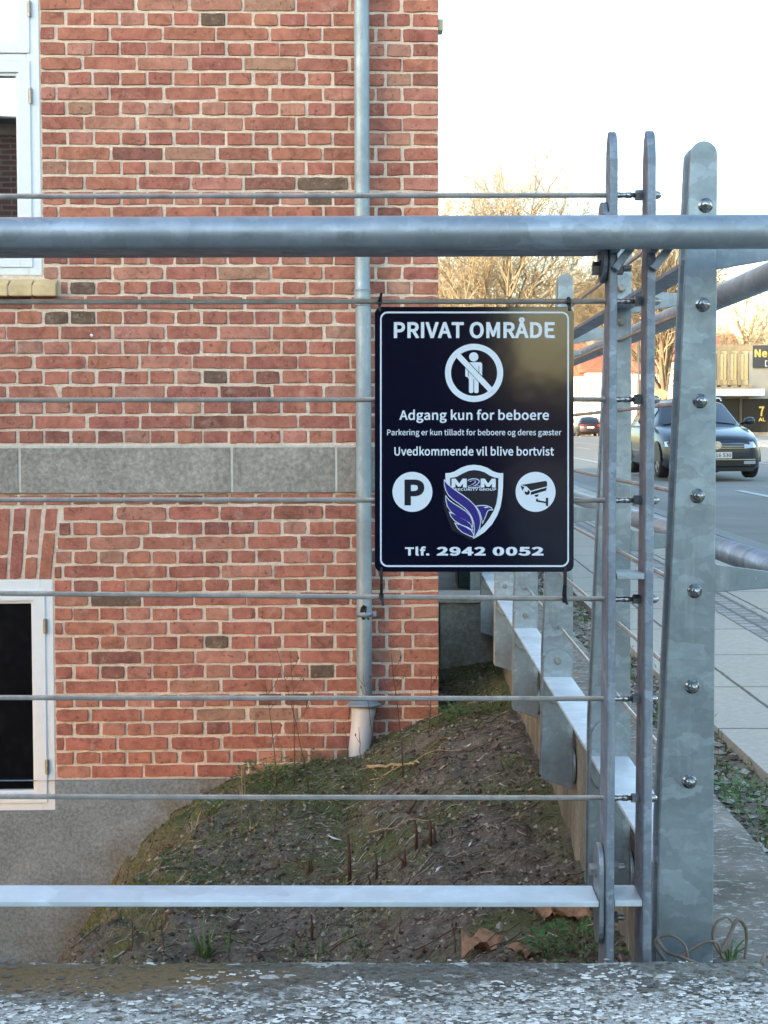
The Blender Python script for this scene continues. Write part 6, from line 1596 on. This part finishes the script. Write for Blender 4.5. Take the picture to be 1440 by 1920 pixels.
for ch in c3.children:
    if ch.name.split('.')[0] in ('body', 'cabin', 'wing_mirror'):
        ch.data = ch.data.copy(); ch.data.materials.clear(); ch.data.materials.append(bpy.data.materials.get('white_car_paint') or simple('white_car_paint', (0.75, 0.70, 0.70), 0.4))
c3.location = (X_at(1080, 128), 128, g(128) - 0.10); c3['label'] = 'distant white car half hidden by the sign edge'; c3.rotation_euler = (0, 0, R(182))

# ================================================================== PLANTS AND LITTER
def ground_pt(px, py):
    """where the ray through the picture meets the yard's soil"""
    r = ray(px, py)
    y = 2.3
    while y < 7.95:
        p = r * (y / r.y)
        if p.z < soil_z(p.x, p.y): return Vector((p.x, p.y, soil_z(p.x, p.y)))
        y += 0.02
    p = r * (7.0 / r.y); return Vector((p.x, p.y, p.z))
M['stem'] = simple('dry_stem', (0.10, 0.06, 0.035), 0.8, 0, 20, 0.3)
M['straw'] = simple('straw', (0.36, 0.29, 0.18), 0.8, 0, 20, 0.35)
M['leaf_g'] = simple('green_leaf', (0.06, 0.13, 0.03), 0.6, 0, 15, 0.4)
M['blade_g'] = simple('grass_blade', (0.09, 0.16, 0.045), 0.6, 0, 15, 0.4)
M['leaf_b'] = simple('dead_leaf', (0.32, 0.17, 0.09), 0.7, 0, 25, 0.5, 0.4)
M['moss'] = simple('moss', (0.085, 0.10, 0.028), 0.95, 0, 25, 0.5)
stems = [  # foot px, py -> top px, py
    ('tall thin brown stem left of the clay pipe, first of the group', (519, 1475), (497, 1275), 0.0028),
    ('tall straight brown stem left of the clay pipe, second of the group', (551, 1473), (545, 1220), 0.0026),
    ('slender bent stem with side shoots left of the clay pipe', (579, 1480), (513, 1195), 0.0024),
    ('thin dark stem against the clay pipe', (653, 1436), (645, 1355), 0.0022),
    ('thin dark stem in front of the downpipe foot', (676, 1438), (672, 1362), 0.002),
    ('thin stem crossing the downpipe collar', (703, 1425), (680, 1265), 0.002),
    ('tall brown stem with buds right of the downpipe', (756, 1457), (733, 1225), 0.0032),
    ('short brown stem with buds near the brick corner', (804, 1385), (808, 1250), 0.0028),
    ('thin brown stem standing before the bottom rail at left', (306, 1795), (300, 1705), 0.0026),
    ('short stem between the weed and the grass tuft', (246, 1795), (247, 1722), 0.003),
    ('thin stem rising from the dark soil in the middle', (514, 1565), (519, 1480), 0.0022),
    ('thin stem in the lower right soil below the rail', (852, 1790), (848, 1712), 0.002)]
for lab, a, b, r_ in stems:
    P = ground_pt(*a); Q = at_y(b[0], b[1], P.y + 0.02)
    rnd = random.Random(hash(a) & 0xffff)
    t = empty('dry_plant', P, label=lab, cat='dry plant', group='dry plant stems in the yard')
    mb = MB(); mb.smooth = True
    pts = []; n = 7; d_ = Q - P
    for i in range(n + 1):
        u = i / n; pts.append(d_ * u + Vector((math.sin(u * 3 + rnd.random() * 0.4) * 0.012 * d_.length, math.sin(u * 4) * 0.01, 0)) + Vector((rnd.uniform(-1, 1) * 0.002, 0, 0)))
    pts[0] = Vector((0, 0, -0.02))
    mb.tube(pts, [r_ * (1 - 0.55 * i / n) for i in range(n + 1)], 6)
    mb.build('stalk', M['stem'], t)
    for k in range(3 if d_.length > 0.25 else 1):
        i = rnd.randint(3, n - 1); s_ = rnd.choice((-1, 1)); l_ = d_.length * rnd.uniform(0.08, 0.2)
        mb = MB(); mb.tube([pts[i], pts[i] + Vector((s_ * l_ * 0.4, 0.01, l_ * 0.5)), pts[i] + Vector((s_ * l_ * 0.6, 0.0, l_))], [r_ * 0.6, r_ * 0.45, r_ * 0.3], 5)
        mb.lathe(pts[i] + Vector((s_ * l_ * 0.6, 0.0, l_)), (0, 0, 1), [(-0.004, 0.001), (0, 0.0035), (0.005, 0.003), (0.010, 0.0006)], 6)
        mb.build('side_shoot', M['stem'], t)
# snapped, thick dark stubs
stubs = [(655, 1660, 652, 1565, .010), (705, 1650, 704, 1600, .006), (780, 1600, 778, 1540, .008), (806, 1592, 806, 1538, .009), (814, 1590, 813, 1545, .006), (760, 1630, 745, 1604, .005), (757, 1632, 758, 1595, .007), (577, 1640, 578, 1614, .009), (583, 1640, 582, 1610, .007), (846, 1570, 846, 1552, .005), (584, 1768, 583, 1715, .007), (694, 1665, 690, 1640, .006)]
for i, (a, b, c, d_, r_) in enumerate(stubs):
    P = ground_pt(a, b); Q = at_y(c, d_, P.y)
    mb = MB(); mb.smooth = True; v = Q - P
    mb.tube([(0, 0, -0.02), v * 0.5 + Vector((0.003, 0, 0)), v], [r_ * 0.75, r_ * 0.6, r_ * 0.5], 7)
    mb.build('plant_stub', bpy.data.materials.get('stub_bark') or simple('stub_bark', (0.085, 0.042, 0.026), 0.85, 0, 40, 0.4, 0.5), loc=P, label=('snapped brown stub standing alone right of the pale scrap', 'thin dark stub in the middle of the dark soil', 'brown stub left of the twin stubs below the second lowest cable', 'taller of the twin brown stubs', 'thinner of the twin brown stubs', 'leaning stub of the forked pair', 'upright stub of the forked pair', 'dark stub near the rail, left of its thin neighbour', 'thin stub near the rail beside the pale scrap', 'small reddish stub right of the twin stubs', 'stub rising between rail and front wall', 'short stub just above the bottom rail')[i], cat='plant stub', group='snapped plant stubs in the dark soil')
# scattered litter
def blade(mb, P, d, L, w_, bend, n=4):
    d = Vector(d).normalized(); side = d.cross(Vector((0, 0, 1)))
    if side.length < 0.01: side = Vector((1, 0, 0))
    side = side.normalized()
    vs = []
    for i in range(n + 1):
        u = i / n; q = P + d * L * u + Vector((0, 0, -bend * L * u * u)); ww = w_ * (1 - u) ** 0.6 if i < n else 0.0002
        vs += [q - side * ww, q + side * ww]
    mb.add(vs, [(2 * i, 2 * i + 1, 2 * i + 3, 2 * i + 2) for i in range(n)])
rnd = random.Random(3)
mb = MB(); mb.smooth = True
for _ in range(4200):
    y = 3.3 + 4.4 * rnd.random() ** 1.2; x = rnd.uniform(-1.5, 0.48)
    if noise.noise((x * 2.6, y * 1.8, 7)) < 0.02 and rnd.random() < 0.82: continue
    th = rnd.gauss(0.35, 0.7); L = rnd.choice((0.012, 0.018, 0.025, 0.035, 0.06)) * rnd.uniform(0.7, 1.3); n = 3
    bx, by = math.cos(th), math.sin(th); cv = rnd.gauss(0, 0.25)
    pts = []
    for i in range(n + 1):
        u = i / n - 0.5; xx = x + bx * u * L - by * cv * L * u * u; yy = y + by * u * L + bx * cv * L * u * u
        pts.append((xx, yy, soil_z(xx, yy) + 0.003 + rnd.uniform(0, 0.006)))
    mb.cur = rnd.choice(((0.34, 0.29, 0.22), (0.22, 0.18, 0.13), (0.13, 0.10, 0.075), (0.46, 0.42, 0.36), (0.26, 0.23, 0.19)))
    mb.tube(pts, rnd.uniform(0.0006, 0.0017), 4)
tm = NT('tinted_litter'); at_ = tm.n('ShaderNodeAttribute', attribute_name='tint'); tm.color(at_.outputs['Color']); tm.set(Roughness=0.95)
mb.build('straw_litter', tm.m, kind='stuff', label='dry straw and twigs lying on the soil', cat='litter')
mb = MB(); mb.smooth = True
for _ in range(1300):
    y = 3.3 + 4.4 * rnd.random(); x = rnd.uniform(-1.5, 0.48)
    th = rnd.uniform(0, math.pi); L = rnd.uniform(0.02, 0.11)
    pts = []
    for i in range(4):
        u = i / 3 - 0.5; xx = x + math.cos(th) * u * L; yy = y + math.sin(th) * u * L
        pts.append((xx + rnd.uniform(-.003, .003), yy, soil_z(xx, yy) + 0.003 + rnd.uniform(0, 0.012)))
    mb.tube(pts, rnd.uniform(0.0008, 0.0022), 4)
mb.build('dark_litter', bpy.data.materials['stub_bark'], kind='stuff', label='dark rotted twigs on the soil', cat='litter')
# crumbs and pebbles
mb = MB()
for _ in range(6500):
    y = 3.3 + 4.5 * rnd.random(); x = rnd.uniform(-1.45, 0.49); r_ = rnd.uniform(0.003, 0.011) * (1.4 if rnd.random() < 0.1 else 1)
    c = Vector((x, y, soil_z(x, y) + r_ * 0.2))
    vs = [c + Vector((a * r_ * rnd.uniform(.6, 1.3), b * r_ * rnd.uniform(.6, 1.3), e * r_ * rnd.uniform(.5, 1))) for a, b, e in ((1, 0, 0), (-1, 0, 0), (0, 1, 0), (0, -1, 0), (0, 0, 1), (0, 0, -1))]
    mb.cur = rnd.choice(((0.045, 0.032, 0.024), (0.10, 0.075, 0.055), (0.19, 0.15, 0.11), (0.30, 0.26, 0.21)))
    mb.add(vs, [(0, 2, 4), (2, 1, 4), (1, 3, 4), (3, 0, 4), (2, 0, 5), (1, 2, 5), (3, 1, 5), (0, 3, 5)])
mb.build('soil_crumbs', tm.m, kind='stuff', label='crumbs of soil and small stones', cat='soil crumbs')
# shreds of dead leaves
mb = MB()
for _ in range(5200):
    y = 3.3 + 4.5 * rnd.random(); x = rnd.uniform(-1.55, 0.49); r_ = rnd.uniform(0.003, 0.010) * (1.7 if rnd.random() < 0.08 else 1)
    if noise.noise((x * 2.2, y * 1.6, 41)) < -0.12 and rnd.random() < 0.75: continue
    a_ = rnd.uniform(0, 6.28); ca, sa = math.cos(a_), math.sin(a_); tz = rnd.uniform(-0.7, 0.7); zz = soil_z(x, y) + 0.004
    vs = []
    for u, v in ((-1.3, 0), (-.3, -.55), (1.2, -.1), (.2, .6)):
        u *= rnd.uniform(.7, 1.2); v *= rnd.uniform(.7, 1.2)
        vs.append((x + (u * ca - v * sa) * r_, y + (u * sa + v * ca) * r_, zz + u * tz * r_ + r_ * 0.5))
    mb.cur = rnd.choice(((0.16, 0.10, 0.06), (0.24, 0.17, 0.11), (0.36, 0.29, 0.20), (0.10, 0.065, 0.04), (0.30, 0.25, 0.2)))
    mb.add(vs, [(0, 1, 2), (0, 2, 3)])
mb.build('leaf_litter', tm.m, fix=False, kind='stuff', label='shreds of dead leaves on the soil', cat='litter')
# moss and fine grass cover
mb = MB()
for _ in range(34000):
    y = 3.6 + 4.2 * rnd.random(); x = rnd.uniform(-1.4, 0.49)
    v = noise.noise((x * 1.9, y * 1.4, 21)) + 0.5 * noise.noise((x * 6, y * 5, 4)) + (y - 5.0) * 0.10 + (0.35 if x < -0.3 and y > 5.0 else 0) + (0.2 if x > 0.25 and y > 5 else 0)
    if v < 0.24: continue
    P = Vector((x, y, soil_z(x, y) - 0.001))
    mb.cur = rnd.choice(((0.07, 0.11, 0.025), (0.13, 0.18, 0.045), (0.17, 0.19, 0.07), (0.10, 0.16, 0.035), (0.22, 0.20, 0.11)))
    for k in range(2):
        blade(mb, P, (rnd.uniform(-1, 1), rnd.uniform(-1, 1), rnd.uniform(0.5, 1.6)), rnd.uniform(0.008, 0.026), rnd.uniform(0.0010, 0.0026), 0.3, 2)
mb.build('moss_cover', tm.m, fix=False, kind='stuff', label='moss and short grass on the bank', cat='moss')
def weed(px, py, size, label, seed, n=45, mat='leaf_g', P=None, name='weed', cat='weed'):
    rnd = random.Random(seed); P = P or ground_pt(px, py)
    t = empty(name, P, label=label, cat=cat)
    mb = MB()
    for _ in range(n):
        a = rnd.uniform(0, 6.283); rr = size * math.sqrt(rnd.random()); h = size * rnd.uniform(0.1, 0.75) * (1 - 0.5 * rr / size)
        c = Vector((math.cos(a) * rr, math.sin(a) * rr, h)); l_ = size * rnd.uniform(0.10, 0.22)
        d = Vector((math.cos(a) + rnd.uniform(-.5, .5), math.sin(a) + rnd.uniform(-.5, .5), rnd.uniform(0, 0.9))).normalized(); s_ = d.cross(Vector((rnd.uniform(-.3, .3), rnd.uniform(-.3, .3), 1))).normalized() * l_ * 0.36
        m_ = c + d * l_ * 0.5; e_ = c + d * l_ + Vector((0, 0, -0.2 * l_))
        mb.add([c, m_ - s_, e_, m_ + s_, m_ + Vector((0, 0, -l_ * 0.12))], [(0, 1, 4), (1, 2, 4), (2, 3, 4), (3, 0, 4)])
    mb.build('leaves', M[mat], t, fix=False)
    mb = MB()
    for k in range(6):
        a = k * 1.05 + rnd.random(); mb.tube([(0, 0, -0.02), (math.cos(a) * size * .3, math.sin(a) * size * .3, size * .3), (math.cos(a) * size * .6, math.sin(a) * size * .6, size * .5)], [0.0022, 0.0016, 0.001], 5)
    mb.build('stem', M['blade_g'], t)
    return t
def tuft(px, py, h, label, seed, n=22, P=None, mat='blade_g', w_=0.004, spread=0.5):
    rnd = random.Random(seed); P = P or ground_pt(px, py)
    t = empty('grass_tuft', P, label=label, cat='grass tuft')
    mb = MB()
    for _ in range(n):
        a = rnd.uniform(0, 6.283)
        blade(mb, Vector((math.cos(a) * 0.01, math.sin(a) * 0.01, -0.01)), (math.cos(a) * spread * rnd.random(), math.sin(a) * spread * rnd.random(), 1), h * rnd.uniform(0.5, 1.1), w_ * rnd.uniform(.6, 1.1), rnd.uniform(0.1, 0.6), 6)
    mb.build('blades', M[mat], t, fix=False)
    return t
tuft(385, 1798, 0.16, 'tuft of long green blades just behind the front wall', 2, 24, w_=0.005, spread=0.9)
tuft(425, 1796, 0.12, 'single grey-green shoot right of the long-bladed tuft', 4, 3, w_=0.004, spread=0.1)
weed(232, 1722, 0.07, 'bright green weed near the plinth under the bottom rail', 5, 60, 'blade_g')
weed(505, 1462, 0.15, 'leafy green weed at the foot of the brick wall', 6, 170, 'blade_g')
weed(575, 1432, 0.10, 'flat green weed between the leafy weed and the clay pipe', 7, 80, 'leaf_g')
weed(845, 1350, 0.11, 'green weed in the corner between the bricks and the concrete pier', 8, 120, 'leaf_g')
weed(925, 1335, 0.10, 'small weed by the side wall near the pier', 9, 80, 'leaf_g')
weed(375, 1468, 0.07, 'small moss cushion on the plinth edge', 10, 90, 'leaf_g')
weed(1092, 1800, 0.12, 'dark green ragged weed behind the front wall beside the twin bars', 12, 200, 'leaf_g')
weed(1030, 1800, 0.07, 'low dark green weed left of the ragged weed', 13, 90, 'leaf_g')
tuft(455, 1500, 0.22, 'tuft of pale dry grass in front of the leafy weed', 15, 14, mat='straw', w_=0.0022, spread=0.8)
for i_, (gx, gy, gh, lab_) in enumerate(((700, 1470, 0.12, 'small dry grass tuft right of the clay pipe foot'), (470, 1560, 0.14, 'dry grass tuft in the mossy part of the bank'), (880, 1500, 0.10, 'small dry grass tuft near the side wall'), (360, 1560, 0.13, 'dry grass tuft at the left edge of the bank'), (620, 1530, 0.11, 'dry grass tuft in the middle of the bank'))):
    tuft(gx, gy, gh, lab_, 70 + i_, 16, mat='straw' if i_ % 2 else 'blade_g', w_=0.0017, spread=1.3)
weed(395, 1530, 0.09, 'green weed patch at the left of the bank', 90, 110, 'blade_g')
weed(960, 1440, 0.07, 'small green weed at the foot of the side wall', 91, 80, 'blade_g')
# wiry dead grass against the bricks
tuft(560, 1440, 0.42, 'wispy dead grass stalks left of the clay pipe', 16, 7, mat='straw', w_=0.0013, spread=0.9)
def dead_leaf(px, py, s, label, seed, rz):
    rnd = random.Random(seed); P = ground_pt(px, py)
    mb = MB(); mb.smooth = True
    n, m_ = 10, 6; vs = []
    for i in range(n + 1):
        u = i / n; wv = math.sin(math.pi * u) ** 0.6 * (1 + 0.25 * math.sin(u * 19))
        for k in range(m_ + 1):
            v = (k / m_ - 0.5) * 2
            vs.append((s * (u - 0.5) * 1.5, s * v * 0.62 * wv * (1 + 0.3 * noise.noise((u * 6, v * 3, seed))), s * (0.30 * v + 0.22 * math.sin(u * 7 + seed + v * 2) + 0.25 * noise.noise((u * 4, v * 2, seed * 3.1)) + rnd.uniform(-.04, .04)) + s * 0.25))
    mb.add(vs, [(i * (m_ + 1) + k, i * (m_ + 1) + k + 1, (i + 1) * (m_ + 1) + k + 1, (i + 1) * (m_ + 1) + k) for i in range(n) for k in range(m_)])
    o = mb.build('dead_leaf', M['leaf_b'], fix=False, loc=P, label=label, cat='dead leaf', group='brown fallen leaves')
    o.rotation_euler = (R(-25), R(8), rz)
dead_leaf(905, 1788, 0.075, 'large curled brown leaf low in the middle of the soil', 1, 0.3)
dead_leaf(988, 1792, 0.05, 'small upright brown leaf right of the large curled leaf', 2, 1.4)
dead_leaf(1075, 1722, 0.075, 'reddish brown leaf under the rail beside the twin bars', 3, 0.1)
dead_leaf(1030, 1718, 0.055, 'dark brown leaf left of the reddish leaf under the rail', 4, -0.4)
for i, (px, py, l_) in enumerate(((627, 1580, 0.030), (877, 1405, 0.014), (942, 1480, 0.012), (820, 1640, 0.014), (880, 1592, 0.010), (932, 1560, 0.009))):
    P = ground_pt(px, py); mb = MB(); r_ = random.Random(i); a = r_.uniform(0, 3)
    mb.prism([(-l_, -0.006, 0.006), (l_ * .2, -l_ * .3, 0.010), (l_, 0.0, 0.018), (l_ * .1, l_ * .3, 0.012)], (0, 0, 0.0015))
    o = mb.build('paper_scrap', M['white_frame'], loc=P, label=('largest pale scrap, left of the brown stubs', 'tiny pale scrap high on the bank near the pier', 'tiny pale scrap near the foot of the side wall', 'pale scrap just above the bottom rail', 'tiny pale speck in the middle of the dark soil', 'smallest pale speck left of the side wall')[i], cat='scrap', group='tiny pale scraps on the soil'); o.rotation_euler.z = a
# fallen sticks
for lab, a, b, r_ in (('long thin pale twig across the middle of the soil', (690, 1565), (815, 1540), .0022), ('thick grey root stick below the second lowest cable', (765, 1530), (800, 1492), .009), ('pale broken stick on the bank near the clay pipe', (690, 1466), (865, 1412), .0025), ('short yellow chip of wood on the bank', (766, 1440), (786, 1438), .006), ('dark stick lying in front of the yellow chip', (690, 1446), (762, 1442), .008)):
    P, Q = ground_pt(*a), ground_pt(*b); mb = MB(); mb.smooth = True
    n = 8; pts = []
    for i in range(n + 1):
        u = i / n; q = P.lerp(Q, u); q.z = soil_z(q.x, q.y) + r_ + 0.004 + 0.012 * math.sin(math.pi * u); pts.append(q - P)
    mb.tube(pts, [r_ * (1 - 0.4 * i / n) for i in range(n + 1)], 7)
    mb.build('fallen_stick', M['straw'] if 'pale' in lab or 'yellow' in lab else M['stem'], loc=P, label=lab, cat='stick')
# dry vine round the foot of the broad post
def vine(lab, pts, r_, leaves=()):
    Ps = [at_y(x, y, Y_) for x, y, Y_ in pts]; P = Ps[0]
    sm_ = []
    for i in range(len(Ps) - 1):
        p0, p1, p2, p3 = Ps[max(0, i - 1)], Ps[i], Ps[i + 1], Ps[min(len(Ps) - 1, i + 2)]
        for k in range(5):
            u = k / 5; sm_.append(0.5 * ((2 * p1) + (p2 - p0) * u + (2 * p0 - 5 * p1 + 4 * p2 - p3) * u * u + (3 * p1 - p0 - 3 * p2 + p3) * u ** 3) - P)
    sm_.append(Ps[-1] - P)
    mb = MB(); mb.smooth = True; mb.tube(sm_, [r_ * (1 - 0.5 * i / len(sm_)) for i in range(len(sm_))], 7)
    mb.build('dry_vine', bpy.data.materials.get('vine') or simple('vine', (0.22, 0.17, 0.13), 0.8, 0, 30, 0.35), loc=P, label=lab, cat='dry vine')
vine('looping dry vine arching over the foot of the broad post', [(1246, 1800, 2.36), (1228, 1770, 2.36), (1240, 1756, 2.36), (1262, 1755, 2.35), (1284, 1772, 2.34), (1290, 1798, 2.34)], 0.0032)
vine('long dry vine lying over the coping at right', [(1232, 1760, 2.36), (1250, 1785, 2.34), (1280, 1795, 2.30), (1320, 1812, 2.26), (1370, 1832, 2.23), (1405, 1838, 2.22)], 0.0028)
vine('dry vine winding low across the broad post', [(1275, 1796, 2.38), (1300, 1778, 2.38), (1325, 1766, 2.38), (1345, 1768, 2.38), (1352, 1790, 2.40)], 0.003)
vine('upright curl of dry vine at the right of the broad post', [(1358, 1798, 2.42), (1338, 1765, 2.42), (1342, 1732, 2.42), (1362, 1720, 2.42), (1374, 1730, 2.42)], 0.003)
vine('thick pale vine branch leaning right of the broad post', [(1352, 1784, 2.42), (1366, 1758, 2.43), (1382, 1724, 2.44), (1397, 1738, 2.45), (1400, 1765, 2.46), (1396, 1798, 2.46)], 0.004)
vine('broken vine end at the right corner of the coping', [(1428, 1808, 2.30), (1434, 1790, 2.32), (1446, 1800, 2.33)], 0.004)
weed(0, 0, 0.05, 'sparse ivy leaves at the foot of the broad post', 44, 30, P=at_y(1368, 1797, 2.46) , mat='leaf_g', name='ivy_plant', cat='ivy')
# weeds of the gravel strip
rnd = random.Random(9)
mb = MB()
for _ in range(2600):
    y = rnd.uniform(2.3, 14); x = rnd.uniform(0.75, 1.03)
    if noise.noise((x * 3, y * 1.3, 2)) < (0.0 if y > 3.9 else -0.8): continue
    mb.cur = rnd.choice(((0.09, 0.16, 0.04), (0.06, 0.11, 0.03), (0.14, 0.17, 0.06), (0.2, 0.17, 0.1)))
    blade(mb, Vector((x, y, g(y) - 0.04)), (rnd.uniform(-1, 1), rnd.uniform(-1, 1), rnd.uniform(0.8, 2)), rnd.uniform(0.03, 0.11), rnd.uniform(0.002, 0.005), 0.4, 4)
mb.build('verge_grass', tm.m, fix=False, kind='stuff', label='rough grass in the strip between wall and pavement', cat='grass')
mb = MB()
for _ in range(2600):
    y = rnd.uniform(3, 13); x = rnd.uniform(0.75, 1.04); r_ = rnd.uniform(0.004, 0.022)
    c = Vector((x, y, g(y) - 0.025))
    vs = [c + Vector((a * r_ * rnd.uniform(.6, 1.3), b * r_ * rnd.uniform(.6, 1.3), e * r_ * rnd.uniform(.3, .8))) for a, b, e in ((1, 0, 0), (-1, 0, 0), (0, 1, 0), (0, -1, 0), (0, 0, 1), (0, 0, -1))]
    mb.cur = rnd.choice(((0.12, 0.09, 0.06), (0.22, 0.19, 0.14), (0.3, 0.28, 0.24), (0.42, 0.40, 0.36)))
    mb.add(vs, [(0, 2, 4), (2, 1, 4), (1, 3, 4), (3, 0, 4), (2, 0, 5), (1, 2, 5), (3, 1, 5), (0, 3, 5)])
mb.build('rubble_stones', tm.m, kind='stuff', label='small rubble stones in the strip beside the pavement', cat='stones')
for i, (px, py, s_, lab) in enumerate(((1395, 1502, 0.10, 'broad-leaved green weed beside the wall top at the right edge'), (1425, 1550, 0.12, 'bright green leafy weed leaning over the wall edge'), (1375, 1490, 0.07, 'small green weed close to the broad post'), (1098, 1172, 0.13, 'yellow-green weed in the rubble strip seen between the posts'), (1248, 1370, 0.10, 'small weed seen between the bars and the broad post'))):
    P = at_z(px, py, g(3) - 0.03)
    weed(0, 0, s_, lab, 60 + i, 110, P=P, mat='blade_g')
